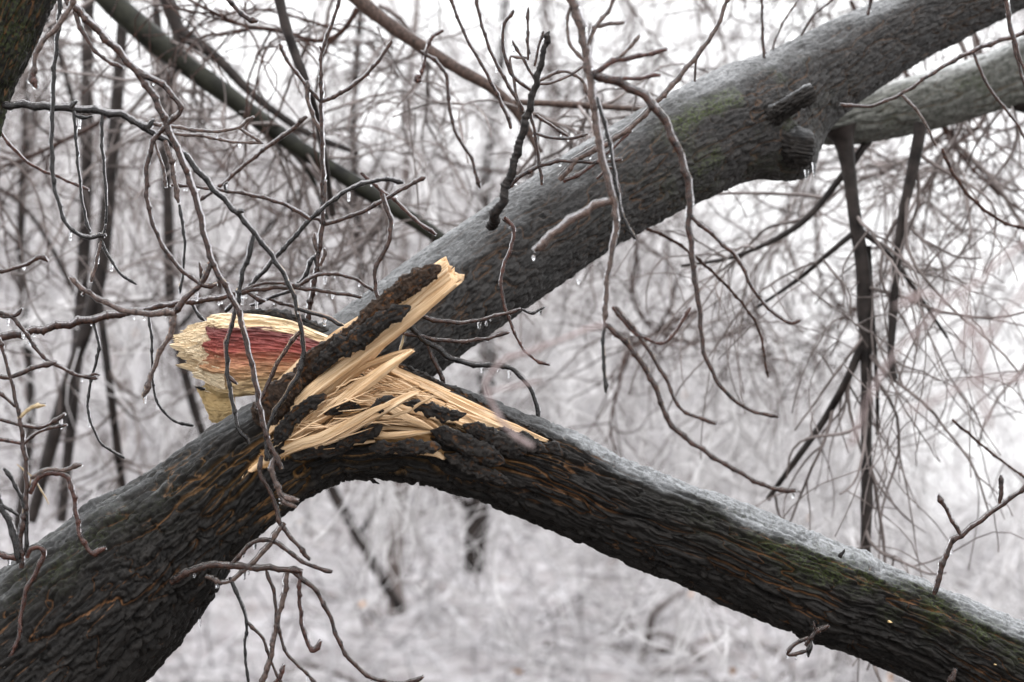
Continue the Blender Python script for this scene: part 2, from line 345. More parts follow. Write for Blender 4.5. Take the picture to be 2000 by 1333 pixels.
# ------------------------------------------------------------------ twigs with ice
def strand(name, pts, d, r0, r1, mat_, parent, ice=True, origin=None, tip=True, gap=0.024, k=8, tilt=0.0, drips=0, zig=0.6, seed=None):
    """pts: pixels (x, y[, distance]); r in px"""
    rs = np.random.default_rng(random.randrange(1 << 30))
    C = [P(p[0], p[1], p[2] if len(p) > 2 else d) for p in pts]
    m = px(d) * 0.80; r1 = r1 * 0.84; C, _, s = spline(C, 0.0028); n = len(C); Ls = s[-1]
    rad = (r0 + (r1 - r0) * (s / Ls)) * m * (0.84 if ice else 1.0)
    T, A, B = frames(C)
    nodes = np.cumsum(rs.uniform(0.6, 1.4, int(Ls / gap) + 2) * gap); nodes = nodes[nodes < Ls - 0.004]
    zz = np.interp(s, np.concatenate([[0], nodes, [Ls]]), np.concatenate([[0], (np.arange(len(nodes)) % 2 * 2 - 1) * rs.uniform(0.2, 1, len(nodes)), [0]]))
    C = C + A * (zz * rad * zig)[:, None] + B * (np.roll(zz, 3) * rad * zig * 0.6)[:, None]
    nb = np.zeros(n); na_ = min(1.0, 6.0 / max(r0, 1)) ** 1.5
    for q in nodes: nb += na_ * rs.uniform(0.12, 0.55) * np.exp(-((s - q) / 0.0035) ** 2)
    rr = rad * (1 + nb) * (1 + 0.07 * rs.standard_normal(n))
    if tip:
        rr *= 1 + 0.45 * np.exp(-((s - (Ls - 0.014)) / 0.005) ** 2) + 0.35 * np.exp(-((s - (Ls - 0.024)) / 0.003) ** 2)
        C = C + A * (np.exp(-((s - (Ls - 0.014)) / 0.006) ** 2) * rad * rs.uniform(-0.7, 0.7))[:, None]
    end = np.clip((Ls - s) / (rad[-1] * 3.0 + 1e-4), 0, 1); rr = rr * np.clip(1 - (1 - end) ** 2, 0.0, 1) ** 0.7 + 1e-5
    if parent is None or tip is None: pass
    th = np.arange(k) / k * 2 * math.pi
    V = C[:, None] + rr[:, None, None] * (1 + 0.08 * rs.standard_normal((n, k)))[..., None] * (A[:, None] * np.cos(th)[None, :, None] + B[:, None] * np.sin(th)[None, :, None])
    o0 = C[0] if origin is None and parent is None else (parent['_o'] if parent is not None else origin)
    F = quads(n, k); nv = n * k; V = V.reshape(-1, 3)
    o = mk(name, V, F, mat_, parent, o0)
    if ice:
        k2 = 10; th2 = np.arange(k2) / k2 * 2 * math.pi
        wob = np.interp(s, np.linspace(0, Ls, max(4, int(Ls / 0.02))), rs.uniform(0.0, 1, max(4, int(Ls / 0.02))))
        rsm = np.convolve(np.pad(rr, 1, 'edge'), np.ones(3) / 3, 'valid')
        ri = np.maximum(rsm, rad) * (1.16 + 0.30 * wob) + 0.0002
        ri *= np.sqrt(np.clip(1 - (1 - np.clip((Ls - s + 0.004) / 0.008, 0, 1)) ** 2, 0.02, 1)) * np.sqrt(np.clip(s / 0.006, 0.05, 1))
        sa_ = np.interp(s, np.linspace(0, Ls, max(3, int(Ls / 0.12))), rs.uniform(-1, 1, max(3, int(Ls / 0.12))))
        off = (UP[None] * (0.16 + 0.12 * wob)[:, None] + A * (0.24 * np.sign(A[:, 2:3] + 1e-3) + 0.25 * sa_[:, None])) * rad[:, None]
        if tip: C2 = C + off
        else: C2 = C + off
        Vi = C2[:, None] + ri[:, None, None] * (A[:, None] * np.cos(th2)[None, :, None] + B[:, None] * np.sin(th2)[None, :, None])
        gl = mk('ice_glaze', Vi.reshape(-1, 3), quads(n, k2), M_ICE, o, o0)
    if ice and d < 5.9 and Ls > 0.08:                       # beads of frozen water along the underside of the flatter runs
        flat_ = np.abs(T[:, 2]) < 0.75; cand = np.nonzero(flat_)[0]
        for q in range(int(len(cand) * 0.0028 / 0.075 * rs.uniform(0.4, 1.1))):
            i = int(rs.choice(cand)); p = C[i]; r_ = rs.uniform(0.0018, 0.0032); tt = np.linspace(0, 1, 7); prof = r_ * np.sin(np.pi * np.clip(tt, 0.04, 0.99)) ** 0.7
            Cc = p[None] - UP[None] * (rad[i] * 1.0 + tt * r_ * rs.uniform(2.2, 4.0))[:, None]; th2 = np.arange(7) / 7 * 2 * math.pi
            mk('ice_drop', (Cc[:, None] + prof[:, None, None] * np.stack([np.cos(th2), np.sin(th2), 0 * th2], 1)[None]).reshape(-1, 3), quads(7, 7), M_ICE, o, o0)
    for _ in range(drips):
        i = rs.integers(int(n * 0.25), n - 1); p = C[i]; ln = rs.uniform(0.006, 0.022); kk = 8; tt = np.linspace(0, 1, 9)
        prof = 0.0030 * (1 - tt) ** 0.6 + 0.0012 + 0.0014 * np.exp(-((tt - 0.9) / 0.1) ** 2); prof[-1] = 0.0001; prof[0] *= 0.6
        Cc = p[None] - UP[None] * (tt * ln + rad[i] * 0.7)[:, None]
        th2 = np.arange(kk) / kk * 2 * math.pi
        Vd = Cc[:, None] + prof[:, None, None] * np.stack([np.cos(th2), np.sin(th2), 0 * th2], 1)[None]
        mk('icicle', Vd.reshape(-1, 3), quads(9, kk), M_ICE, o, o0)
    return o
def twig(name, label, cat, d, mat_, main, sides=(), ice=True, group=None, drips=0, part='side_twig', tipm=True):
    """a hanging twig: main = (r0, r1, pts); sides = list of (r0, r1, pts[, material])"""
    o = strand(name, main[2], d, main[0], main[1], mat_, None, ice, drips=drips, tip=tipm)
    tag(o, label, cat, group)
    for sd_ in sides:
        strand(part, sd_[2], d, sd_[0], sd_[1], sd_[3] if len(sd_) > 3 else mat_, o, ice, drips=1 if (drips and random.random() < 0.6) else 0)
    return o

# ------------------------------------------------------------------ the ground: a hillside rising to the left
def crest(xp):                                             # pixel height of the skyline at pixel xp
    return np.interp(xp, [-1500, 0, 500, 900, 1250, 1450, 1600, 1720, 2000, 3500], [60, 230, 300, 400, 500, 640, 860, 1060, 1090, 1150])
az = np.linspace(-0.9, 0.9, 361); ds = np.concatenate([np.linspace(0.5, 12, 24)[:-1], np.linspace(12, 60, 120), np.linspace(62, 220, 20)])
AZ, DS = np.meshgrid(az, ds, indexing='ij')
xp = 1000 + np.tan(AZ) / HF * 2000; zc = CAM_Z + np.tan((666.5 - crest(xp)) / 2000 * HF + PITCH) * 42
t_ = np.clip((DS - 13) / 29, 0, 1)
Zg = (0.0 + zc * t_ ** 1.2) * (DS < 1e9) - np.clip(DS - 44, 0, 300) * 0.06
Vg = np.stack([np.sin(AZ) * DS, np.cos(AZ) * DS, Zg], -1).reshape(-1, 3)
Vg[:, 2] += fbm(Vg * 0.5, 4, 3) * 0.25 + fbm(Vg * 2.1, 3, 5) * 0.06
def ground_z(x, y):
    a = math.atan2(x, y); D = math.hypot(x, y); c = CAM_Z + math.tan((666.5 - float(crest(1000 + math.tan(a) / HF * 2000))) / 2000 * HF + PITCH) * 42
    return c * max(0, min(1, (D - 13) / 29)) ** 1.2 - max(0, D - 44) * 0.06
na, nds = AZ.shape; ii = np.arange(na - 1)[:, None]; jj = np.arange(nds - 1)[None]
Fg = np.stack([ii * nds + jj, (ii + 1) * nds + jj, (ii + 1) * nds + jj + 1, ii * nds + jj + 1], -1).reshape(-1, 4)[:, ::-1]
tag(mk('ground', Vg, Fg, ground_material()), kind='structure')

# ------------------------------------------------------------------ random growth for everything out of focus
def grow(Pp, Rr, count, ln, droop, spread, n=9, thin=0.45, lo=0.15, hi=1.0, wig=0.6, seed=1, rmin=0.0012):
    g = np.random.default_rng(seed); M, m, _ = Pp.shape
    which = g.integers(0, M, count); pos = g.uniform(lo, hi, count) * (m - 1.001); i = pos.astype(int); f = (pos - i)[:, None]
    S = Pp[which, i] * (1 - f) + Pp[which, i + 1] * f
    r = (Rr[which, i] * (1 - f[:, 0]) + Rr[which, i + 1] * f[:, 0])
    T = Pp[which, i + 1] - Pp[which, i]; T /= np.linalg.norm(T, axis=1)[:, None] + 1e-9
    D = T + g.standard_normal((count, 3)) * spread; D /= np.linalg.norm(D, axis=1)[:, None]
    l = ln * g.uniform(0.45, 1.3, count); st = (l / (n - 1))[:, None]
    pts = [S]; wv = g.standard_normal((count, 3)) * wig
    for q in range(n - 1):
        wv = wv * 0.75 + g.standard_normal((count, 3)) * wig * 0.5
        D = D + wv * 0.35 - UP * droop / (n - 1); D /= np.linalg.norm(D, axis=1)[:, None]
        pts.append(pts[-1] + D * st)
    Pn = np.stack(pts, 1); tt = np.linspace(1, 0.45, n)[None]
    Rn = np.maximum((r * thin)[:, None] * tt, rmin)
    return Pn, Rn
def one(pts, r0, r1, n=24):
    C, _, s = spline(pts, 0.05); s = s / s[-1]; q = np.linspace(0, 1, n)
    C = np.stack([np.interp(q, s, C[:, c]) for c in range(3)], 1)
    return C[None], np.linspace(r0, r1, n)[None]

# the frosted undergrowth that covers the hillside, and the far wood: nobody could count either
g = np.random.default_rng(11)
def scatter(n, dmin, dmax, power=0.6):
    d = dmin + (dmax - dmin) * g.uniform(0, 1, n) ** power; a = g.uniform(-0.27, 0.27, n)
    x, y = np.sin(a) * d, np.cos(a) * d; z = np.array([ground_z(u, v) for u, v in zip(x, y)])
    return np.stack([x, y, z], 1)
S = scatter(16000, 12.5, 43); n = 7
D = g.standard_normal((len(S), 3)) * 0.7 + UP * 0.8; D /= np.linalg.norm(D, axis=1)[:, None]
ln = g.uniform(0.3, 1.7, len(S))[:, None]; pts = [S]
for q in range(n - 1):
    D = D + g.standard_normal(D.shape) * 0.22 - UP * 0.26; D /= np.linalg.norm(D, axis=1)[:, None]; pts.append(pts[-1] + D * ln / (n - 1))
Pb = np.stack(pts, 1); Rb = np.repeat((g.uniform(0.004, 0.013, len(S)))[:, None], n, 1) * np.linspace(1, 0.5, n)
V, F = tubes(Pb, Rb, 3); tag(mk('undergrowth', V, F, M_BUSH), kind='stuff')
P2, R2 = grow(Pb, Rb, 37000, 0.5, 0.5, 1.0, n=5, thin=0.6, seed=12, rmin=0.003)
V, F = tubes(P2, R2, 3); tag(mk('undergrowth', V, F, M_FARG), kind='stuff')
g = np.random.default_rng(61); S = scatter(2600, 13, 42); cl = fbm(S * 0.55, 3, 44); S = S[cl > 0.02]; M_ = len(S)
D = g.standard_normal((M_, 3)) * 0.9 + UP * 0.5; D /= np.linalg.norm(D, axis=1)[:, None]; pts = [S]
for q in range(6):
    D = D + g.standard_normal(D.shape) * 0.25 - UP * 0.2; D /= np.linalg.norm(D, axis=1)[:, None]; pts.append(pts[-1] + D * g.uniform(0.05, 0.16, M_)[:, None])
Pk = np.stack(pts, 1); V, F = tubes(Pk, np.repeat(g.uniform(0.008, 0.035, M_)[:, None], 7, 1) * np.linspace(1, 0.4, 7), 4)
tag(mk('undergrowth', V, F, M_FARB), kind='stuff')
# fallen leaves caught in it
lf = scatter(150, 13, 36); lf[:, 2] += g.uniform(0.05, 0.5, len(lf)); a = g.standard_normal((len(lf), 3)); b_ = g.standard_normal((len(lf), 3))
a /= np.linalg.norm(a, axis=1)[:, None]; b_ = np.cross(a, b_); b_ /= np.linalg.norm(b_, axis=1)[:, None]
Vl = np.stack([lf - a * .045, lf - b_ * .022 - a * .01, lf + a * .045, lf + b_ * .022 - a * .01], 1).reshape(-1, 3); Fl = np.arange(len(Vl)).reshape(-1, 4)
M_LEAF = twig_material('dead_leaf', (0.32, 0.15, 0.06), (0.55, 0.33, 0.17), 0.4)
tag(mk('leaf_litter', Vl, Fl, M_LEAF), kind='stuff')

def far_wood(name, n, dmin, dmax, seed, xl, xr, m_, tall=(3, 7), r=(0.01, 0.03), tw=8, twl=0.8):
    g = np.random.default_rng(seed); d = g.uniform(dmin, dmax, n); xp = g.uniform(xl, xr, n)
    x = (xp - 1000) / 2000 * HF * d; z = np.array([ground_z(u, v) for u, v in zip(x, d)])
    base = np.stack([x, d, z - 0.1], 1); T = g.standard_normal((n, 3)) * np.array((0.28, 0.28, 0.05)) + UP; T /= np.linalg.norm(T, axis=1)[:, None]
    h = g.uniform(*tall, n); k = 10; pts = [base]
    for q in range(k - 1):
        T = T + g.standard_normal(T.shape) * 0.12; T /= np.linalg.norm(T, axis=1)[:, None]; pts.append(pts[-1] + T * (h / (k - 1))[:, None])
    Pp = np.stack(pts, 1); Rr = g.uniform(*r, n)[:, None] * np.linspace(1, 0.35, k)[None]
    P1, R1 = grow(Pp, Rr, n * tw, 1.5, 1.1, 0.8, thin=0.5, lo=0.2, seed=seed + 1, rmin=0.004)
    P3, R3 = grow(P1, R1, n * tw * 4, twl, 1.5, 0.8, n=8, thin=0.6, seed=seed + 2, rmin=0.003)
    V, F = tubes(np.concatenate([Pp]), Rr, 4)
    V1, F1 = tubes(P1, R1, 3); V3, F3 = tubes(P3, R3, 3)
    VV = np.vstack([V, V1, V3]); FF = np.vstack([F, F1 + len(V), F3 + len(V) + len(V1)])
    tag(mk(name, VV, FF, m_), kind='stuff')
far_wood('far_thicket', 60, 24, 41, 21, -150, 1500, M_FARG, (1.2, 3.6), (0.02, 0.06), 7, 0.8)
far_wood('far_thicket', 12, 18, 30, 23, -150, 1150, M_FARB, (3, 6), (0.02, 0.04), 8, 0.7)
far_wood('far_thicket', 34, 26, 42, 25, 1300, 2150, M_FARG, (1.5, 3.4), (0.015, 0.03), 9, 0.6)
far_wood('far_thicket', 12, 14, 20, 27, 1300, 2150, M_FARG, (1.5, 2.4), (0.015, 0.02), 9, 0.5)

# ------------------------------------------------------------------ single background trees and boughs
def btree(name, label, cat, strands, seed, m_=M_FARD, tw=60, twl=0.45, group=None, m2=None, droop=1.6, second=3, rmin=0.0022, lo=0.1, big=False):
    """strands: list of (x, y, distance, r px) polylines; the first is the trunk, the others its limbs"""
    root = empty(name, P(*strands[0][0][:3])); tag(root, label, cat, group)
    AP, AR = [], []
    for i, st in enumerate(strands):
        if i == 0 and big:
            log('trunk', st, M_BARK3, root, step=0.006, k=120, L_=0.2, W_=0.02, depth=0.006, seed=seed, icef=1.0, mossf=lambda V0, D, loc: np.clip(fbm(loc * 9, 3, 5) * 2.0 - 0.6, 0, 1))
            continue
        C, E, s = spline([P(x, y, d) for x, y, d, r in st], 0.03, [r * px(d) for x, y, d, r in st])
        q = np.linspace(0, 1, 26); s = s / s[-1]
        c = np.stack([np.interp(q, s, C[:, j]) for j in range(3)], 1); r = np.interp(q, s, E[:, 0])
        rn = 1 + 0.10 * noise(np.stack([s * 26, s * 0, s * 0 + seed + i], 1), seed)
        V, F = tubes(C[None], (E[:, 0] * rn)[None], 12)
        mk('trunk' if i == 0 else 'limb', V, F, m_, root, root['_o']); AP.append(c); AR.append(r)
    if tw:
        AP, AR = np.stack(AP), np.stack(AR)
        tw = int(tw * 0.55); Pn, Rn = grow(AP, np.minimum(AR, 0.0085), tw, twl, droop * 0.6, 1.1, n=12, thin=0.6, lo=lo, seed=seed, rmin=rmin, wig=0.75)
        P4, R4 = grow(Pn, Rn, tw * second, twl * 0.55, droop * 0.6, 1.0, n=8, thin=0.7, seed=seed + 1, rmin=rmin * 0.9)
        V, F = tubes(Pn, Rn, 5); V2, F2 = tubes(P4, R4, 4)
        mk('twigs', np.vstack([V, V2]), np.vstack([F, F2 + len(V)]), m2 or M_FARB, root, root['_o'])
    return root
btree('background_tree', 'dark slim upright tree blurred at the far left, nearest the mossy trunk corner', 'tree',
      [[(120, 1020, 9.5, 10), (150, 700, 9.5, 12), (168, 400, 9.5, 13), (170, 150, 9.5, 12), (175, -60, 9.5, 11)], [(168, 300, 9.5, 6), (120, 120, 9.3, 5), (60, -40, 9.2, 4)], [(160, 600, 9.5, 5), (60, 420, 9.4, 4), (-60, 330, 9.4, 3)]], 31, tw=46)
btree('background_tree', 'leaning dark tree just right of the slimmest far left one, crossing its lower stem', 'tree',
      [[(60, 1020, 9, 11), (130, 760, 9, 14), (190, 560, 9, 14), (215, 350, 9, 13), (232, 150, 9, 12), (245, -60, 9, 10)], [(190, 560, 9, 8), (215, 760, 9, 8), (240, 960, 9.1, 8)], [(222, 260, 9, 6), (330, 120, 9, 5), (420, -60, 9, 4)]], 33, tw=50)
btree('background_tree', 'thin blurred dark stem behind the crossing twigs, left of the red torn wood', 'tree',
      [[(420, 900, 10, 8), (380, 800, 10, 9), (335, 600, 10, 10), (328, 400, 10, 11), (318, 200, 10, 10), (300, -60, 10, 8)], [(350, 640, 10, 5), (460, 520, 10, 4), (620, 330, 10, 4)]], 35, tw=50)
btree('background_tree', 'pale grey trunk in the misty hollow below the arch of the bent trunk', 'tree',
      [[(775, 1200, 15, 16), (770, 1080, 15, 15), (780, 980, 15, 14), (800, 800, 15, 13), (790, 500, 15, 11), (800, 200, 15, 9), (820, -60, 15, 7)]], 37, M_FARB, tw=26, twl=0.9)
btree('background_tree', 'straight dark charcoal trunk standing below the middle of the bent trunk', 'tree',
      [[(925, 1118, 14, 21), (930, 1040, 14, 21), (945, 900, 14, 19), (950, 700, 14, 16), (945, 400, 14, 12), (980, 100, 14, 9), (990, -60, 14, 8)], [(925, 1000, 14, 8), (890, 960, 14, 8), (870, 880, 14, 7), (850, 700, 14, 6)]], 39, tw=24, twl=0.9)
btree('background_sapling', 'leaning dark pole slanting down to the right into the foot of the pale grey trunk', 'tree',
      [[(785, 1195, 13, 9), (740, 1120, 13, 10), (690, 1030, 13, 11), (650, 960, 13, 10), (590, 820, 13, 8), (520, 600, 13, 6)], [(700, 1050, 13, 5), (760, 950, 13, 4), (800, 880, 13, 3)]], 41, tw=14, twl=0.7)
btree('background_tree', 'faint far trunk rising behind the crossing point of the diagonal mossy bough', 'tree',
      [[(700, 800, 12, 8), (705, 600, 12, 9), (700, 450, 12, 9), (690, 250, 12, 8), (710, -60, 12, 7)], [(705, 500, 12, 5), (640, 300, 12, 4), (560, 60, 12, 3)]], 43, tw=54, twl=0.7)
btree('background_tree', 'faint leaning tree seen between the long curved twigs at the far left edge', 'tree',
      [[(30, 1060, 11, 9), (60, 800, 11, 9), (40, 500, 11, 9), (50, 200, 11, 8), (20, -60, 11, 7)]], 45, tw=34, twl=0.7)
btree('background_tree', 'slender tree far behind the top middle twigs, pale against the sky', 'tree',
      [[(1040, 900, 17, 8), (1060, 600, 17, 8), (1085, 300, 17, 7), (1070, 100, 17, 7), (1050, -60, 17, 6)], [(1080, 320, 17, 4), (1240, 160, 17, 4), (1330, -60, 17, 3)], [(1070, 420, 17, 4), (960, 240, 17, 4), (860, 40, 17, 3)]], 47, M_FARB, tw=44, twl=1.0)

btree('mossy_bough', 'thick dark mossy bough crossing diagonally from the top left down behind the grey limb', 'branch',
      [[(170, -60, 7.6, 26), (215, 0, 7.6, 25), (280, 60, 7.6, 24), (360, 125, 7.6, 22), (450, 190, 7.6, 20), (520, 245, 7.6, 19), (600, 300, 7.6, 17), (680, 350, 7.6, 16), (760, 402, 7.6, 15), (830, 445, 7.6, 14), (900, 500, 7.6, 13)],
       [(520, 250, 7.6, 8), (600, 330, 7.7, 5), (640, 430, 7.7, 4)]], 51, M_FARM, tw=46, twl=0.5, droop=1.4)
btree('forked_bough', 'dark blurred bough dropping from the top edge to join the diagonal mossy one', 'branch',
      [[(300, -60, 8.2, 16), (335, 20, 8.2, 15), (352, 62, 8.2, 16), (420, 110, 8.2, 11), (500, 190, 8.2, 9), (600, 260, 8.2, 7), (700, 300, 8.2, 5)], [(350, 62, 8.2, 13), (335, 160, 8.2, 10), (330, 280, 8.2, 8)]], 53, tw=34, twl=0.5)
btree('brown_bough', 'long brown bough sloping down from the top edge to the black broken stub', 'branch',
      [[(640, -50, 7.0, 15), (700, 0, 7.0, 14), (760, 48, 7.0, 14), (830, 95, 7.0, 13), (900, 138, 7.0, 12), (960, 172, 7.0, 11), (1010, 220, 7.0, 9), (1055, 300, 7.0, 7)],
       [(1000, 200, 7.0, 6), (1060, 202, 7.0, 7), (1150, 207, 7.0, 7), (1265, 215, 7.0, 5)], [(1010, 220, 7.0, 5), (1060, 230, 7.0, 5), (1110, 265, 7, 4)]], 55,
      twig_material('smooth_brown_bark', (0.025, 0.017, 0.014), (0.095, 0.062, 0.050), 0.5), tw=30, twl=0.42)
btree('slanting_branch', 'smooth brown branch slanting down from the top edge beside the tall thin upright twig', 'branch',
      [[(535, -50, 6.6, 10), (555, 40, 6.6, 10), (578, 110, 6.6, 9), (600, 165, 6.6, 8), (625, 260, 6.7, 7), (650, 420, 6.8, 6)]], 57, tw=0)
btree('hanging_bough', 'pale mossy iced bough at the upper right with black branches hanging straight down', 'branch',
      [[(2130, 60, 7.0, 62), (2000, 135, 7.0, 60), (1900, 172, 7.0, 58), (1800, 200, 7.0, 56), (1700, 226, 7.0, 52), (1630, 240, 7.0, 45), (1580, 240, 7.0, 38)],
       [(1640, 250, 6.95, 36), (1650, 285, 6.95, 20), (1660, 350, 6.95, 13), (1672, 440, 6.95, 14), (1685, 520, 6.95, 15), (1688, 600, 6.95, 15), (1692, 720, 6.95, 12), (1692, 850, 6.95, 11), (1693, 960, 6.95, 12), (1690, 1085, 6.95, 11)],
       [(1800, 240, 6.9, 14), (1783, 330, 6.9, 11), (1763, 420, 6.9, 10), (1752, 520, 6.9, 8), (1744, 620, 6.9, 8), (1740, 700, 6.9, 7), (1746, 742, 6.9, 8)],
       [(1688, 660, 6.95, 8), (1655, 740, 6.95, 8), (1610, 820, 7, 7), (1550, 905, 7, 6), (1500, 975, 7.05, 5)],
       [(1900, 200, 7.2, 26), (1960, 190, 7.2, 20), (2030, 215, 7.2, 16)],
       [(1668, 455, 6.95, 7), (1625, 490, 6.95, 5), (1560, 545, 7, 4), (1480, 600, 7.1, 3)],
       [(1672, 445, 6.95, 8), (1730, 490, 6.95, 5), (1790, 570, 7, 4), (1850, 660, 7, 3)],
       [(1700, 270, 7, 8), (1640, 350, 7, 7), (1560, 440, 7, 6), (1440, 500, 7, 4), (1330, 520, 7, 3)],
       [(1697, 480, 6.95, 4), (1705, 620, 6.95, 4), (1713, 760, 6.95, 4), (1714, 850, 6.95, 4)]], 59, M_FARD, tw=86, twl=0.5, droop=2.6, m2=M_FARB, rmin=0.0016, big=True)

# ------------------------------------------------------------------ the bent, splintered trunk
tree = empty('broken_tree', P(-60, 1400, 5.4))
tag(tree, 'thick black furrowed trunk bent over and burst open into pale splinters', 'tree')
WOODP = [(478, 925), (505, 880), (540, 835), (560, 790), (590, 735), (610, 690), (700, 670), (767, 690), (770, 713), (843, 754), (909, 787), (975, 820), (1030, 842), (1070, 860), (1010, 850),
         (950, 838), (900, 826), (850, 832), (838, 855), (868, 880), (868, 897), (800, 893), (742, 884), (735, 862), (690, 862), (640, 872), (590, 880), (540, 902), (505, 925)]
CR = (590, 880)
def tpost(V0, D, loc, h, a):
    n = len(V0); k = KT
    X, Y, dd = project(V0)
    wig = fbm(loc * np.array((30, 60, 60)), 3, 91) * 14
    m = inpoly(X + wig * 0.5, Y + wig, WOODP)
    front = (D @ FWD < 0.15)
    top = (X > 585) & (X < 765) & (Y < 800)
    m = (m & front) | top
    m = blur_mask(m, n // k, k, 2)
    deep = 0.010 + 0.034 * np.exp(-((X - 690) / 120.0) ** 2)
    wood = (m > 0.5).astype(float)
    fib = fbm(np.stack([loc[:, 0] * 4, loc[:, 1] * 110, loc[:, 2] * 110], 1), 3, 92)
    hw = -deep + fib * 0.004
    rim = np.exp(-((m - 0.35) / 0.16) ** 2) * 0.006
    h2 = h + rim + 0.003
    w_ = sstep(0.42, 0.58, m)
    h = h2 * (1 - w_) + hw * w_
    near = np.exp(-(((X - CR[0]) / 230) ** 2 + ((Y - CR[1]) / 130) ** 2)) + 0.8 * np.exp(-(((X - 930) / 130) ** 2 + ((Y - 870) / 45) ** 2))
    a['raw'] = np.clip(a['fiss'] * near * 0.7, 0, 1)
    a['fiss'] = np.clip(a['fiss'] * (1 + near), 0, 1); h -= a['fiss'] * near * 0.005 * (1 - w_)
    a['ice'] = sstep(0.50, 0.80, D[:, 2] + 0.42 * fbm(loc * np.array((6, 48, 48)), 4, 88)) * (0.24 + 0.76 * sstep(1040, 1150, X)); a['wood'] = wood  # ice on the right; towards the left a thin painted grey sheen
    return h, a
def tmoss(V0, D, loc):
    X, Y, d = project(V0)
    m = np.exp(-(((X - 1680) / 230) ** 2 + ((Y - 1120 - (X - 1680) * 0.42) / 48) ** 2)) * 1.3
    m += np.exp(-(((X - 150) / 190) ** 2 + ((Y - 1070 + (X - 150) * 0.55) / 55) ** 2)) * 0.35
    m += np.exp(-(((X - 1940) / 120) ** 2 + ((Y - 1225 - (X - 1940) * .5) / 40) ** 2)) * 0.6
    return np.clip(m * (0.75 + 1.6 * fbm(loc * 22, 3, 33)), 0, 1)
KT = 360
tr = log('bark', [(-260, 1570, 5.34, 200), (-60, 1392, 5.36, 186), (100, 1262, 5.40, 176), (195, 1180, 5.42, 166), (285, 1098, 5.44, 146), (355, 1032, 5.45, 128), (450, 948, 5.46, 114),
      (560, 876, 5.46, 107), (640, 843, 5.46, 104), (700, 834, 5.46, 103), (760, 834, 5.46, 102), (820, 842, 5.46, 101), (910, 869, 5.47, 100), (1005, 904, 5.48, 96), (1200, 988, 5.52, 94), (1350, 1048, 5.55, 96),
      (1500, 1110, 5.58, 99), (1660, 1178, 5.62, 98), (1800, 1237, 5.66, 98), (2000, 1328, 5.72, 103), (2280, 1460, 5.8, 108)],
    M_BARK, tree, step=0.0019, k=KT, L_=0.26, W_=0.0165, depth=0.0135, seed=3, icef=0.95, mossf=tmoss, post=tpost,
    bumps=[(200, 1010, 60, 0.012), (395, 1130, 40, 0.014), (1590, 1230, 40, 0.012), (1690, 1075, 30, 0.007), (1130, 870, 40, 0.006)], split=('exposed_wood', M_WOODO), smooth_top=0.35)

def sliver(name, pts, ws, thick, m_, parent, d=5.4, twist=0.3, blunt=False, kk=12, groove=0.12, rag=0.010, band=None):
    """a split length of wood: pts pixels (x, y[, distance]); ws widths px along it"""
    rs = np.random.default_rng(random.randrange(1 << 30))
    C = [P(p[0], p[1], p[2] if len(p) > 2 else d) for p in pts]
    W = np.interp(np.linspace(0, 1, len(C)), np.linspace(0, 1, len(ws)), ws) * px(d) * 0.5
    C, E, s = spline(C, 0.004, W); n = len(C); hw = E[:, 0]; T, A, B = frames(C)
    tw = twist + np.linspace(0, rs.uniform(-0.4, 0.4), n)
    A2 = A * np.cos(tw)[:, None] + B * np.sin(tw)[:, None]; B2 = B * np.cos(tw)[:, None] - A * np.sin(tw)[:, None]
    th = (np.arange(kk) + 0.5) / kk * 2 * math.pi
    ca, sa = np.cos(th), np.sin(th); ex = 0.45
    cx = np.sign(ca) * np.abs(ca) ** ex; sx = np.sign(sa) * np.abs(sa) ** ex
    gr = 1 + groove * rs.standard_normal(kk)
    slow = 1 + 0.06 * np.stack([np.interp(s, np.linspace(0, s[-1], 7), rs.standard_normal(7)) for _ in range(kk)], 1)
    th_ = np.minimum(thick, hw * 0.9)[:, None]
    V = C[:, None] + (A2[:, None] * (cx * gr)[None, :, None] * hw[:, None, None] + B2[:, None] * (sx * gr)[None, :, None] * th_[..., None]) * slow[..., None]
    V += A2[:, None] * (np.interp(s, np.linspace(0, s[-1], 9), rs.standard_normal(9)) * 0.0010)[:, None, None]
    end = rs.uniform(-1, 1, kk) * (rag if blunt else 0.004); wgt = np.clip((s - s[-1] + 0.03) / 0.03, 0, 1)[:, None]
    V += T[:, None] * (end[None] * wgt)[..., None]
    # closing rings
    c0 = V[0].mean(0); c1 = V[-1].mean(0)
    V = np.concatenate([(c0 + (V[:1] - c0) * 0.02), V, (c1 + (V[-1:] - c1) * 0.6) - T[-1] * (0.004 if blunt else 0), (c1 + (V[-1:] - c1) * 0.02) - T[-1] * (0.006 if blunt else 0)], 0)
    S = np.concatenate([[0], s, [s[-1]], [s[-1]]]); off = rs.uniform(0, 10)
    acr = np.tile(cx * 0.5, (len(S), 1)) * np.concatenate([[hw[0]], hw, [hw[-1]] * 2])[:, None] * 2 + sx[None] * 0.002
    uv = np.stack([np.repeat(S, kk) + off, acr.ravel() + off], 1)
    return mk(name, V.reshape(-1, 3), quads(len(S), kk), m_, parent, parent['_o'], None, uv, smooth=False)
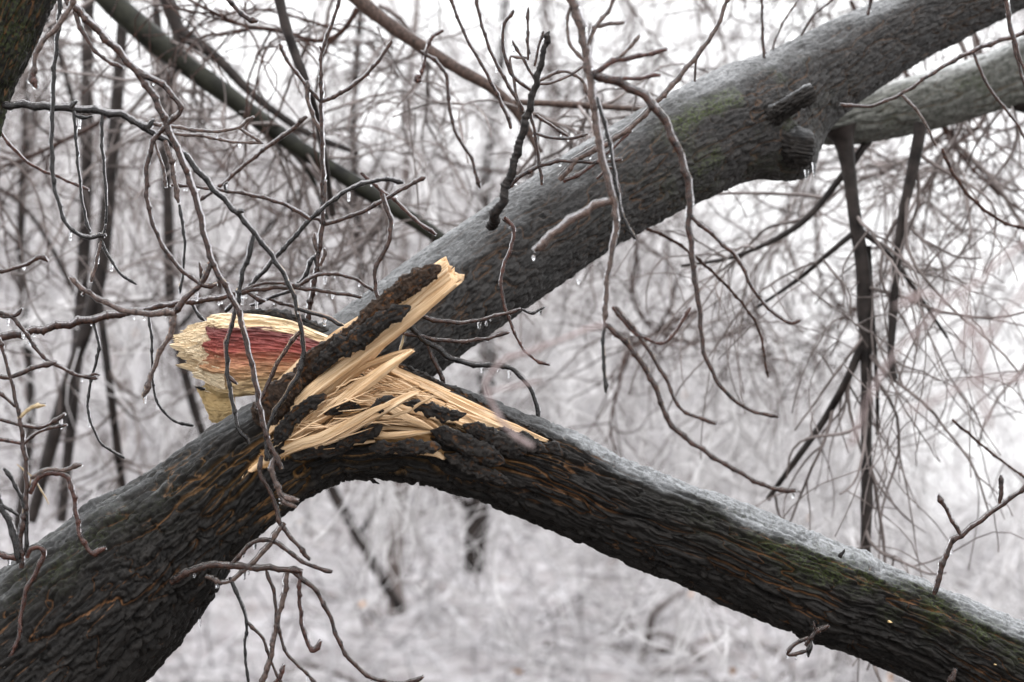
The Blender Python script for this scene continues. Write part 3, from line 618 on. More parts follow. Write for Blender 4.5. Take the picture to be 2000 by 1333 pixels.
def bark_piece(pts, ws, parent, d=5.36, m_=None, amp=0.30, thick=0.6, seed=None, name='bark_strip', tw=0.0):
    rs = np.random.default_rng(random.randrange(1 << 30)); sd_ = int(rs.integers(1000))
    C = [P(p[0], p[1], p[2] if len(p) > 2 else d) for p in pts]
    W = np.interp(np.linspace(0, 1, len(C)), np.linspace(0, 1, len(ws)), ws) * px(d) * 0.5
    C, E, s = spline(C, 0.0016, W); n = len(C); hw = E[:, 0]; k = 44; T, A, B = frames(C); th = np.arange(k) / k * 2 * math.pi
    en = np.minimum(np.clip(s / 0.02, 0, 1), np.clip((s[-1] - s) / 0.02, 0, 1)); hw = hw * (0.12 + 0.88 * np.sqrt(en))
    ca, sa = np.cos(th), np.sin(th); cx = np.sign(ca) * np.abs(ca) ** 0.7; sx = np.sign(sa) * np.abs(sa) ** 0.7
    R_ = np.stack([np.repeat(s, k), np.tile(cx, n) * np.repeat(hw, k), np.tile(sx, n) * np.repeat(hw, k)], 1)
    edge = fbm(R_ * np.array((75, 20, 20)), 5, sd_) * 1.25; f2 = fbm(R_ * np.array((110, 260, 260)), 4, sd_ + 5); f3 = 1 - np.abs(fbm(R_ * np.array((30, 150, 150)), 3, sd_ + 9)) * 3
    sc = 1 + amp * edge * 1.6
    Tk = np.minimum(np.repeat(hw, k) * thick, 0.010)
    V = np.repeat(C, k, 0) + np.repeat(A, k, 0) * (R_[:, 1] * sc)[:, None] + np.repeat(B, k, 0) * (np.tile(sx, n) * Tk * sc)[:, None]
    dirn = np.repeat(A, k, 0) * np.tile(ca, n)[:, None] + np.repeat(B, k, 0) * np.tile(sa, n)[:, None]
    f4 = fbm(R_ * np.array((260, 420, 420)), 2, sd_ + 15)
    V += dirn * (f2 * 0.0065 + f4 * 0.0022 + (f3 - 0.3) * 0.0022)[:, None] * np.repeat(np.clip(en, 0.1, 1), k)[:, None]
    # shuffle edges so that ends look torn
    V += np.repeat(T, k, 0) * (edge * 0.006 * (1 - np.repeat(en, k)))[:, None]
    at = dict(fiss=np.clip(0.02 - f2 * 1.7, 0, 0.6), plate=np.zeros(len(V)), ice=np.clip(dirn[:, 2] - 0.75, 0, 1) * 0.5, moss=np.clip(f3 - 0.95, 0, 1), raw=sstep(0.75, 1.0, np.tile(np.abs(ca), n) * (sa.repeat(1)[None].repeat(n, 0).ravel() < 0.35)) * 0.0)
    return mk(name, V, quads(n, k), m_ or M_STRIP, parent, parent['_o'], at)

# the big plank that points up to the right, with two bark strips still on it
pl = sliver('splinter_plank', [(500, 850, 5.42), (560, 792, 5.41), (640, 716, 5.38), (720, 652, 5.35), (800, 596, 5.33), (882, 527, 5.31)], [40, 92, 96, 86, 78, 66, 58], 0.017, M_WOOD, tree, 5.36, 0.15, True, 22, 0.05, 0.012)
for a_, w_ in (([(520, 850), (600, 772), (700, 694), (800, 622), (893, 548)], [10, 22, 24, 20, 14]), ([(690, 655), (760, 604), (830, 556), (876, 514)], [12, 22, 26, 26]), ([(640, 735), (720, 672), (800, 612), (888, 536)], [14, 20, 24, 22])):
    sliver('split_layer', [(x, y, 5.37 - 0.055 * i / 3) for i, (x, y) in enumerate(a_)], w_, 0.006, M_WOOD, pl, 5.33, 0.4, True, 12, 0.12, 0.010)
bark_piece([(540, 815, 5.40), (580, 752, 5.37), (625, 698, 5.345), (690, 652, 5.32), (745, 598, 5.30), (800, 556, 5.285), (862, 520, 5.27)], [34, 44, 42, 36, 30, 34, 36, 26], pl, 5.32, M_STRIPB, 0.22, 0.45)
bark_piece([(612, 728, 5.33), (650, 690, 5.315), (700, 662, 5.30), (750, 625, 5.285), (800, 600, 5.28)], [26, 38, 34, 30, 20], pl, 5.3, M_STRIP, 0.28, 0.5)
bark_piece([(505, 830, 5.38), (530, 795, 5.36), (560, 760, 5.35), (590, 735, 5.34)], [60, 60, 46, 30], tree, 5.37, M_STRIPB, 0.2, 0.5)

# big splinters traced one by one
M_FIB = M_WOOD
SPL = [
 ([(545, 880, 5.40), (600, 835, 5.37), (680, 775, 5.34), (760, 715, 5.30), (806, 686, 5.28)], [10, 22, 26, 20, 8], 0.005),
 ([(560, 850, 5.42), (640, 772, 5.38), (705, 720, 5.36), (760, 698, 5.34), (802, 684, 5.33)], [14, 18, 16, 16, 6], 0.004),
 ([(530, 885, 5.41), (590, 872, 5.37), (650, 852, 5.34), (720, 815, 5.31), (800, 772, 5.28), (818, 768, 5.28)], [10, 22, 26, 22, 12, 4], 0.005),
 ([(505, 905, 5.39), (560, 878, 5.35), (620, 858, 5.32), (690, 826, 5.30), (735, 802, 5.28), (762, 790, 5.28)], [8, 24, 28, 22, 14, 8], 0.006),
 ([(560, 812, 5.43), (600, 762, 5.41), (650, 722, 5.40), (735, 662, 5.37), (800, 628, 5.34)], [12, 14, 12, 9, 3], 0.003),
 ([(590, 760, 5.40), (650, 730, 5.38), (710, 690, 5.36), (755, 640, 5.35)], [26, 30, 22, 12], 0.005),
 ([(560, 840, 5.42), (590, 790, 5.40), (630, 750, 5.39), (690, 712, 5.38)], [24, 34, 24, 10], 0.005),
 ([(545, 862, 5.42), (600, 812, 5.40), (650, 775, 5.38), (700, 745, 5.37)], [18, 30, 22, 10], 0.004),
 ([(660, 735, 5.42), (740, 760, 5.40), (820, 792, 5.39), (900, 822, 5.38)], [10, 20, 18, 12], 0.004),
 ([(680, 742, 5.40), (750, 780, 5.38), (830, 822, 5.37), (862, 842, 5.37)], [8, 16, 16, 10], 0.004),
 ([(735, 730, 5.40), (790, 755, 5.38), (850, 800, 5.37), (905, 832, 5.37)], [6, 14, 14, 8], 0.003),
 ([(820, 752, 5.39), (900, 792, 5.385), (990, 833, 5.385), (1068, 862, 5.39)], [12, 20, 20, 7], 0.005),
 ([(800, 760, 5.385), (880, 802, 5.38), (960, 832, 5.38), (1030, 852, 5.385)], [8, 18, 16, 5], 0.004),
 ([(700, 705, 5.42), (770, 722, 5.42), (850, 770, 5.42), (950, 815, 5.43), (1040, 850, 5.44)], [8, 22, 26, 22, 10], 0.005),
 ([(760, 718, 5.41), (860, 765, 5.41), (970, 820, 5.42), (1062, 858, 5.43)], [12, 20, 22, 12], 0.004),
 ([(780, 745, 5.40), (870, 785, 5.40), (960, 822, 5.41), (1020, 845, 5.42)], [10, 26, 26, 10], 0.005),
 ([(640, 775, 5.38), (720, 782, 5.37), (800, 800, 5.36), (870, 818, 5.37), (930, 830, 5.38)], [8, 20, 22, 18, 8], 0.004),
 ([(560, 850, 5.40), (640, 835, 5.39), (730, 836, 5.38), (800, 840, 5.37), (842, 838, 5.37)], [10, 12, 10, 8, 3], 0.003),
 ([(610, 862, 5.37), (700, 852, 5.36), (780, 850, 5.35), (842, 843, 5.36)], [12, 14, 12, 5], 0.003),
 ([(700, 812, 5.38), (760, 818, 5.36), (820, 832, 5.36), (850, 842, 5.36)], [12, 16, 12, 4], 0.003),
 ([(600, 845, 5.40), (680, 818, 5.39), (760, 806, 5.38), (830, 808, 5.38)], [8, 13, 12, 6], 0.003),
 ([(620, 800, 5.38), (690, 782, 5.36), (750, 795, 5.35), (810, 822, 5.35), (850, 840, 5.36)], [16, 22, 20, 14, 4], 0.004),
 ([(745, 884, 5.36), (790, 880, 5.355), (840, 884, 5.355), (868, 896, 5.36)], [4, 12, 16, 6], 0.004),
 ([(620, 880, 5.36), (680, 868, 5.35), (730, 862, 5.35)], [4, 10, 4], 0.003),
 ([(470, 935, 5.36), (520, 900, 5.355), (560, 882, 5.35)], [4, 10, 6], 0.004),
 ([(745, 820, 5.33), (800, 800, 5.31), (845, 775, 5.295)], [6, 8, 3], 0.002),
 ([(650, 700, 5.33), (700, 672, 5.32), (745, 640, 5.31)], [18, 18, 8], 0.004),
]
for p_, w_, t_h in SPL: sliver('splinter', p_, [q * 0.86 for q in w_], t_h, M_WOOD, tree, 5.36, random.uniform(-0.5, 0.5), False, 16, 0.20)
g = np.random.default_rng(5)
for i in range(56):                                        # the fine ones fanning out between them
    x0 = g.uniform(535, 640); y0 = 905 - (x0 - 520) * 0.75 + g.uniform(-60, 10); L0 = g.uniform(90, 290); an = g.uniform(-0.75, 0.12)
    if i % 3 == 0: x0 = g.uniform(640, 800); y0 = g.uniform(730, 800); an = g.uniform(0.3, 0.55); L0 = g.uniform(80, 200)
    dd = g.uniform(5.375, 5.43); bend = g.uniform(-0.1, 0.25)
    x1, y1 = x0 + L0 * math.cos(an), y0 + L0 * math.sin(an)
    if y1 > 858 or x1 > 900: y1 = min(y1, 850); x1 = min(x1, 880)
    if x1 > 700 and i % 3: y1 = max(y1, 715 + (x1 - 700) * 0.35)
    sliver('splinter', [(x0, y0, dd + 0.01), ((x0 + x1) / 2, (y0 + y1) / 2 - bend * L0 * 0.3, dd), (x1, y1, dd - g.uniform(-0.02, 0.06))], [3, g.uniform(4, 10), g.uniform(3, 8), 1], 0.002, M_WOOD if g.random() < 0.7 else M_WOODO, tree, 5.36, g.uniform(-0.9, 0.9), False, 8, 0.12)

for i in range(12):
    q = i / 11; g1 = np.random.default_rng(300 + i); x0 = g1.uniform(700, 860); y0 = 722 + max(0, x0 - 770) * 0.46 + q * 70; L0 = g1.uniform(110, 210) * (1 - 0.3 * q)
    x1 = min(x0 + L0, 1045); y1 = min(y0 + (x1 - x0) * g1.uniform(0.40, 0.47), 826 + max(0, x1 - 900) * 0.22)
    sliver('splinter', [(x0, y0, 5.40), ((x0 + x1) / 2, (y0 + y1) / 2 + g1.uniform(-3, 3), 5.392), (x1, y1, 5.385)], [2, g1.uniform(5, 9), g1.uniform(4, 8), 1.5], 0.0022, M_WOOD, tree, 5.36, g1.uniform(-0.7, 0.7), False, 10, 0.2)
# hair fine fibres all over the break: beyond counting
g = np.random.default_rng(9); PF, RF = [], []
for i in range(520):
    if i % 2: x0, y0 = g.uniform(640, 960), 0; y0 = 722 + (x0 - 760) * 0.44 + g.uniform(8, 75); an = g.uniform(0.38, 0.55); L0 = g.uniform(40, 190); dd = g.uniform(5.385, 5.41)
    else: x0 = g.uniform(520, 760); y0 = 900 - (x0 - 520) * 0.7 + g.uniform(-50, 60); an = g.uniform(-0.8, 0.25); L0 = g.uniform(30, 150); dd = g.uniform(5.33, 5.40)
    x1, y1 = x0 + L0 * math.cos(an), y0 + L0 * math.sin(an)
    if y1 > 862 + max(0, x1 - 1040) or x1 > 1070 or y0 > 880 or y1 < 705 or (x1 > 730 and y1 < 745 and not i % 2): continue
    b1, b2 = g.uniform(-5, 5, 2); dz = g.uniform(-0.03, 0.01)
    PF.append([P(x0, y0, dd), P(x0 * .75 + x1 * .25 + b1, y0 * .75 + y1 * .25 + b1, dd + dz * .3), P((x0 + x1) / 2 + b2, (y0 + y1) / 2 + b2 * .6, dd + dz * .6), P(x0 * .25 + x1 * .75, y0 * .25 + y1 * .75 + b2 * .4, dd + dz * .8), P(x1, y1 + b1 * .5, dd + dz)])
    RF.append(np.array([0.6, 1, 0.9, 0.6, 0.15]) * g.uniform(0.0006, 0.0019))
V, F = tubes(np.array(PF), np.array(RF), 4); m5 = np.arange(len(V)); uvf = np.stack([(m5 // 4 % 5) * 0.02 + m5 // 20 * 0.37, (m5 // 20) * 0.013], 1)
tag(mk('wood_fibre', V, F, M_WOOD, tree, tree['_o'], None, uvf), kind='stuff')

# black bark strips left clinging over the torn wood
for p_, w_, tk in (
 ([(536, 872), (555, 840), (580, 808), (612, 786), (637, 772)], [16, 26, 30, 24, 20], 5.33),
 ([(625, 808), (655, 803), (682, 792), (706, 796)], [6, 17, 16, 9], 5.34),
 ([(722, 800), (745, 792), (765, 782), (783, 778)], [18, 24, 24, 16], 5.30),
 ([(785, 788), (815, 792), (845, 803), (880, 812), (912, 808)], [7, 16, 24, 26, 12], 5.31),
 ([(655, 876), (685, 858), (720, 846), (748, 830)], [20, 26, 22, 14], 5.335),
 ([(565, 892), (610, 886), (650, 878), (690, 872)], [16, 24, 26, 14], 5.35),
 ([(720, 876), (770, 875), (820, 874), (862, 874)], [20, 25, 25, 16], 5.335),
 ([(842, 842), (870, 850), (905, 866), (950, 888), (985, 905)], [16, 34, 38, 34, 18], 5.35),
 ([(902, 830), (940, 846), (985, 866), (1030, 886)], [12, 30, 34, 22], 5.36),
 ([(965, 838), (1000, 852), (1040, 870), (1072, 884)], [12, 26, 28, 14], 5.37),
 ([(868, 888), (905, 905), (950, 925), (1000, 945)], [12, 24, 26, 14], 5.355),
 ([(1060, 868), (1080, 876), (1100, 890)], [12, 24, 16], 5.38),
 ([(775, 712), (840, 744), (905, 776), (975, 812), (1050, 850), (1095, 868)], [10, 14, 17, 16, 15, 8], 5.415),
 ([(515, 900), (540, 880), (552, 855)], [16, 22, 12], 5.35)):
    bark_piece(p_, w_, tree, tk, M_STRIP, 0.34 if w_[1] < 34 else 0.22, 0.55)
# pale knot ends on the lower trunk
for x, y, d in ((1737, 1215, 5.535), (1943, 1298, 5.60)):
    bark_piece([(x - 4, y, d), (x, y, d - 0.010), (x + 4, y + 1, d - 0.012)], [4, 7, 4], tree, d, M_CREAM, 0.1, 0.9, name='twig_scar')
# broken stubs under and on the trunk
strand('dead_stub', [(705, 925), (728, 938), (742, 946)], 5.44, 4, 2.5, M_TWIGD, tree, False)
strand('dead_stub', [(1640, 1090), (1647, 1080), (1650, 1072)], 5.5, 4, 3, M_TWIGD, tree, False)

# shoots that grow on the trunk
def shoots(lst, d, parent, ice=True, nm='shoot', drips=1):
    for r0, r1, pts, *m in lst: strand(nm, pts, d, r0, r1, m[0] if m else M_TWIG, parent, ice, drips=drips if random.random() < 0.5 else 0)
shoots([(7, 5, [(1825, 1162), (1840, 1110), (1860, 1062), (1880, 1045), (1920, 1016), (1960, 985), (2015, 945)]), (5, 5, [(1876, 1046), (1855, 1010), (1832, 966)]), (4.5, 5, [(1952, 984), (1955, 955), (1955, 928)]),
        (5, 6, [(1573, 1262), (1590, 1240), (1620, 1222)]), (4, 3.5, [(1583, 1245), (1550, 1262), (1540, 1280), (1580, 1272)]), (4, 5, [(1582, 1240), (1584, 1262), (1578, 1285)], M_TWIGD), (2.5, 2, [(1595, 1235), (1590, 1222), (1588, 1214)]),
        (5, 6, [(1848, 1345), (1858, 1325), (1866, 1306)])], 5.5, tree)
# the cluster of shoots at the left edge
shoots([(7, 4.5, [(42, 1110), (40, 1050), (52, 985), (50, 910), (38, 820), (20, 740), (-2, 660)]),
        (10, 7, [(38, 1100), (25, 1040), (2, 990), (-20, 930)], M_TWIGD), (5, 4, [(50, 1080), (52, 1010), (35, 960), (15, 925), (5, 915)], M_TWIGD), (4, 3, [(36, 1008), (15, 995), (-8, 978)], M_TWIGD),
        (7, 5, [(42, 1096), (15, 1088), (-15, 1075)], M_RED), (5, 5, [(20, 738), (60, 722), (112, 708)]), (4.5, 4, [(20, 740), (-15, 735)]), (4, 4, [(30, 795), (0, 770), (-20, 760)]),
        (5, 4.5, [(36, 818), (60, 798), (90, 792)], M_STRAW), (4.5, 4, [(40, 832), (80, 835), (110, 822), (128, 808)]), (4, 3.5, [(40, 832), (-12, 818)]), (4, 3, [(46, 868), (75, 845), (132, 830)]), (4, 3.5, [(46, 868), (-12, 858)], M_RED),
        (5, 4.5, [(60, 935), (90, 918), (120, 920), (162, 908)], M_TWIGG), (6, 6, [(58, 965), (75, 935), (110, 925), (135, 940), (146, 985), (152, 1030), (165, 1065), (183, 1082), (208, 1070)], M_RED),
        (6, 4.5, [(52, 1090), (60, 1072), (78, 1072), (84, 1090), (72, 1115), (52, 1155), (42, 1200), (36, 1250), (15, 1290), (-5, 1310)], M_RED),
        (2, 1.4, [(64, 930), (82, 960), (96, 986)], M_STRAW), (2, 1.4, [(62, 930), (52, 970), (45, 1005)], M_STRAW), (2, 1.2, [(64, 932), (45, 918), (32, 906)], M_STRAW)], 5.22, tree)
# the cluster hanging below the bend
shoots([(8, 6.5, [(335, 1138, 5.28), (365, 1122), (400, 1108), (430, 1106), (480, 1110), (540, 1112), (592, 1118)]), (5, 5, [(512, 890), (508, 930), (528, 960), (540, 1000), (550, 1030), (578, 1062), (606, 1096)]),
        (6, 5, [(556, 1022), (530, 1060), (495, 1100), (460, 1130), (430, 1140), (400, 1126)], M_TWIGG), (5.5, 4.5, [(445, 1112), (470, 1085), (505, 1056), (540, 1062), (575, 1088), (612, 1108), (650, 1118)]),
        (4, 3, [(448, 1128), (470, 1180), (482, 1218), (478, 1270), (486, 1345)], M_TWIGD), (3.6, 3, [(482, 1215), (512, 1248), (528, 1290), (552, 1345)]), (4, 3.5, [(520, 1114), (535, 1160), (540, 1205), (548, 1245), (562, 1282), (590, 1308), (625, 1345)]),
        (6.5, 6, [(562, 1116), (556, 1160), (540, 1220), (532, 1270), (522, 1310), (508, 1345)], M_TWIGG), (4.5, 6, [(588, 1120), (584, 1160), (588, 1210), (598, 1250), (612, 1270), (628, 1252)], M_RED),
        (5, 4.5, [(572, 1118), (612, 1150), (642, 1200), (662, 1255), (692, 1300), (732, 1328), (790, 1336), (828, 1322)]), (4, 5, [(530, 1340), (548, 1322), (556, 1298)], M_RED)], 5.26, tree)
# icicles under the trunk
def icicle(x, y, d, ln, parent, r=0.0035):
    tt = np.linspace(0, 1, 12); pr = r * (1 - tt) ** 0.6 + 0.0012; pr *= 1 + 0.15 * np.sin(tt * 30); pr[-1] = 1e-4
    c = P(x, y, d)[None] - UP[None] * (tt * ln)[:, None]; th = np.arange(8) / 8 * 2 * math.pi
    V = c[:, None] + pr[:, None, None] * np.stack([np.cos(th), np.sin(th), 0 * th], 1)[None]
    mk('icicle', V.reshape(-1, 3), quads(12, 8), M_ICE, parent, parent['_o'])
icicle(390, 1182, 5.44, 0.045, tree)

# ------------------------------------------------------------------ the broken grey limb behind
limb = empty('broken_limb', P(700, 690, 5.6))
tag(limb, 'grey iced limb rising to the upper right with a torn red end', 'branch')
def lmoss(V0, D, loc):
    X, Y, d = project(V0)
    m = 3.5 * np.exp(-(((X - 1410) / 90) ** 2 + ((Y - 200 + (X - 1410) * 0.45) / 28) ** 2)) + 0.8 * np.exp(-(((X - 1420) / 150) ** 2 + ((Y - 300 + (X - 1420) * 0.5) / 60) ** 2))
    return np.clip(m * (0.12 + 1.5 * fbm(loc * 18, 3, 34)), 0, 1)
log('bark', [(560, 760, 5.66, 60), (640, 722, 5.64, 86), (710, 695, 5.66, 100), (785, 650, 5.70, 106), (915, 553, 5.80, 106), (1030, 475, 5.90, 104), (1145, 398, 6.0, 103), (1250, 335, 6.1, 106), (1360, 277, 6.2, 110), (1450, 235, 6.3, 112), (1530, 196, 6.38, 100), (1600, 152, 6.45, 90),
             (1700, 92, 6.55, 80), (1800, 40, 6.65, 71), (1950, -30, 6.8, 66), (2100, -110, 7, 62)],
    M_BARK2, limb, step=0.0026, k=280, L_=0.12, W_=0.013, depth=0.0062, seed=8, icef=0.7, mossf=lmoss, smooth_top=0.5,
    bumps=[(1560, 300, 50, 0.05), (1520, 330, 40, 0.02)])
log('branch_stub', [(1460, 270, 6.25, 42), (1500, 235, 6.2, 26), (1545, 205, 6.16, 20), (1578, 185, 6.14, 21), (1588, 180, 6.14, 19)], M_STRIP, limb, step=0.002, k=90, L_=0.08, W_=0.012, depth=0.005, seed=12, post='plain')
log('branch_stub', [(1490, 270, 6.28, 60), (1530, 285, 6.24, 46), (1565, 290, 6.22, 42), (1582, 293, 6.22, 36), (1592, 294, 6.22, 22)], M_STRIP, limb, step=0.002, k=120, L_=0.08, W_=0.014, depth=0.007, icef=0.3, seed=14, post='plain')
strand('dead_stub', [(958, 445, 5.72), (968, 415), (988, 372), (1010, 300), (1035, 205), (1058, 120), (1074, 60)], 5.68, 12.5, 7.5, M_TWIGD, limb, False, k=12)
shoots([(5, 4, [(985, 373), (1030, 338), (1090, 316), (1160, 319), (1216, 312)]), (7, 5, [(1092, 352), (1130, 312), (1180, 285), (1232, 250), (1285, 198), (1320, 160), (1365, 105), (1402, 50), (1428, -20)], M_TWIGG),
        (4, 3.5, [(1058, 362), (1052, 310), (1042, 250), (1032, 215)]), (4.5, 3, [(1100, 355), (1150, 330), (1235, 255)], M_RED), (4, 4, [(1038, 178), (1012, 160), (992, 130), (982, 85), (986, 48), (1004, 20)]),
        (4, 3.5, [(1022, 216), (1000, 180), (962, 110), (938, 40), (928, -20)]), (4, 3.5, [(998, 252), (978, 200), (942, 130), (908, 70), (884, 10), (876, -20)]), (4, 3.5, [(1050, 160), (1085, 144), (1112, 142), (1138, 160), (1150, 190)], M_TWIGG),
        (3.6, 3, [(1048, 165), (1078, 162), (1108, 150), (1142, 128), (1150, 100)], M_TWIGG), (3.4, 3, [(1031, 118), (1031, 60), (1032, 15)]), (3.4, 3, [(1044, 130), (1052, 95), (1062, 60)]), (3.5, 3, [(1014, 216), (1004, 160), (996, 115), (1010, 112), (1034, 114)], M_TWIGG),
        (3.5, 3, [(1052, 170), (1030, 130), (1000, 80)]), (3.5, 3, [(1042, 260), (1075, 270), (1110, 272), (1150, 262)]), (4, 3, [(1045, 225), (1075, 245), (1112, 268)]), (4.5, 3, [(1000, 470), (1003, 445), (980, 428)]),
        (4, 3, [(1492, 118, 6.3), (1489, 50, 6.3), (1487, -20, 6.3)]), (5, 4, [(1695, 30, 6.45), (1700, 0, 6.45), (1704, -20, 6.4)]), (3, 2.5, [(1505, 105, 6.35), (1530, 45, 6.4), (1570, -15, 6.45)]), (3, 2.5, [(1565, 70, 6.4), (1590, 30, 6.4), (1640, -10, 6.4)]),
        (3.5, 3, [(1165, 350), (1195, 330), (1215, 385)]) , (3.2, 3, [(1357, 160, 6.0), (1358, 135, 6.0), (1362, 100, 6.0)])], 5.72, limb)
for x, y, ln in ((1590, 318, 0.03), (1575, 332, 0.02), (1130, 545, 0.012), (1345, 405, 0.02)): icicle(x, y, 6.15, ln, limb, 0.004)
# its torn end: pale sapwood over red heartwood, ragged at the tip
def plank(name, top, bot, x_pts, d0, m_, parent, bulge=0.05, nu=240, nv=110, rag=8, seed=1, thick=0.03, step_amp=0.004, belly=0.0, frx=16, frn=70):
    u = np.linspace(0, 1, nu); v = np.linspace(0, 1, nv)
    tx = np.interp(u, np.linspace(0, 1, len(top)), [p[0] for p in top]); ty = np.interp(u, np.linspace(0, 1, len(top)), [p[1] for p in top])
    bx = np.interp(u, np.linspace(0, 1, len(bot)), [p[0] for p in bot]); by = np.interp(u, np.linspace(0, 1, len(bot)), [p[1] for p in bot])
    X = tx[:, None] * (1 - v) + bx[:, None] * v; Y = ty[:, None] * (1 - v) + by[:, None] * v
    U, Vv = np.meshgrid(u, v, indexing='ij'); z0 = np.zeros(U.size)
    e = fbm(np.stack([Vv.ravel() * 9, z0, z0 + seed], 1), 5, seed).reshape(U.shape) * rag * 2 + fbm(np.stack([Vv.ravel() * 45, z0, z0 + seed], 1), 2, seed + 3).reshape(U.shape) * rag * 0.45
    X = X + e * (1 - U) ** 3 - belly * np.sin(np.pi * Vv) ** 0.8 * (1 - U) ** 1.5
    wv = fbm(np.stack([U.ravel() * 2.4, Vv.ravel() * 3, z0 + seed], 1), 3, seed + 6).reshape(U.shape)
    Y = Y + wv * 5
    f = fbm(np.stack([U.ravel() * 6, Vv.ravel() * frx + wv.ravel(), z0], 1), 4, seed + 8).reshape(U.shape)
    f2 = fbm(np.stack([U.ravel() * 14, Vv.ravel() * frn, z0], 1), 3, seed + 9).reshape(U.shape)
    terr = np.floor(f * 3 + wv * 2 + Vv * 7) * 0.005 - np.floor(Vv * 7) * 0.005
    terr = terr * 0.6
    dep = d0 - bulge * np.sin(np.pi * np.clip(Vv * 0.9 + 0.1, 0, 1)) - step_amp * (f * 3 + f2) + terr * 0.6
    Xw = (X - 1000) / 2000 * HF * dep; Zc = (666.5 - Y) / 2000 * HF * dep
    Vt = np.stack([Xw, dep * cp - Zc * sp_, CAM_Z + dep * sp_ + Zc * cp], -1).reshape(-1, 3)
    Vb = Vt + FWD * thick; NN = nu * nv
    i = np.arange(nu - 1)[:, None]; j = np.arange(nv - 1)[None]; F = np.stack([i * nv + j, i * nv + j + 1, (i + 1) * nv + j + 1, (i + 1) * nv + j], -1).reshape(-1, 4)
    b = np.concatenate([np.arange(nv), np.arange(1, nu) * nv + nv - 1, (nu - 1) * nv + np.arange(nv - 2, -1, -1), np.arange(nu - 2, 0, -1) * nv])
    Fs = np.stack([b, b + NN, np.roll(b, -1) + NN, np.roll(b, -1)], -1)
    uv = np.stack([U.ravel() * 0.35, Vv.ravel() * 0.16 + wv.ravel() * 0.004], 1)
    return mk(name, np.vstack([Vt, Vb]), np.vstack([F, F[:, ::-1] + NN, Fs]), m_, parent, parent['_o'], dict(band=np.concatenate([Vv.ravel()] * 2)), np.vstack([uv, uv]))
te = plank('torn_end', [(405, 618), (430, 613), (470, 612), (520, 616), (570, 626), (640, 655), (700, 690)], [(397, 752), (420, 765), (460, 769), (500, 768), (560, 762), (620, 750), (700, 760)], 0, 5.575, M_HEART, limb, 0.04, rag=9, seed=4, step_amp=0.005)
plank('ragged_tip', [(366, 637), (392, 631), (440, 620)], [(374, 722), (402, 742), (440, 756)], 0, 5.578, M_PALE, te, 0.022, nu=110, nv=150, rag=15, seed=9, thick=0.03, step_amp=0.0028, frx=13, frn=46, belly=26)
plank('ragged_tip', [(384, 652), (400, 648), (430, 646)], [(386, 735), (404, 750), (440, 762)], 0, 5.560, M_PALE, te, 0.014, nu=70, nv=110, rag=14, seed=15, thick=0.015, step_amp=0.0028, frx=11, frn=36, belly=14)
plank('loose_flake', [(382, 757), (400, 766), (425, 769), (458, 771)], [(412, 824), (425, 828), (440, 826), (462, 815)], 0, 5.62, M_CREAM, te, 0.02, nu=60, nv=40, rag=2, seed=30, thick=0.006, step_amp=0.0008, frx=3, frn=8)
plank('loose_flake', [(398, 735), (430, 752), (470, 758), (520, 745)], [(402, 764), (430, 776), (470, 774), (520, 768)], 0, 5.60, M_CREAM, te, 0.02, nu=60, nv=40, rag=5, seed=34, thick=0.01, step_amp=0.002, frx=5, frn=16)
bark_piece([(455, 614, 5.60), (510, 612, 5.60), (560, 622, 5.60), (610, 640, 5.60), (650, 655, 5.60)], [6, 16, 22, 24, 22], limb, 5.6, M_BARK2, 0.2, 1.0)
bark_piece([(378, 755, 5.6), (395, 760, 5.6), (410, 765, 5.6)], [3, 5, 3], te, 5.6, M_STRIP, 0.3, 0.7)

# ------------------------------------------------------------------ the mossy trunk in the upper left corner
lt = empty('mossy_tree', P(-60, 120, 5.35)); tag(lt, 'dark mossy trunk filling the upper left corner with one slim bough', 'tree')
def cmoss(V0, D, loc): return np.clip(0.30 + 1.3 * fbm(loc * 16, 3, 36), 0, 1)
log('bark', [(70, -180, 5.35, 120), (5, -40, 5.35, 112), (-35, 60, 5.36, 108), (-80, 150, 5.37, 112), (-120, 225, 5.38, 130), (-180, 330, 5.4, 130), (-240, 450, 5.4, 130)], M_BARK, lt, step=0.0026, k=260, L_=0.16, W_=0.012, depth=0.007, seed=17, icef=0.0, mossf=cmoss)
strand('bough', [(5, 206), (35, 207), (70, 209), (110, 212), (160, 217), (210, 222), (250, 232), (285, 255), (310, 268), (345, 292), (380, 327), (430, 385), (465, 420), (495, 455), (530, 500), (560, 548), (576, 590), (584, 625), (590, 655), (593, 690), (591, 715)], 5.32, 9, 5, M_TWIGD, lt, True, k=12)
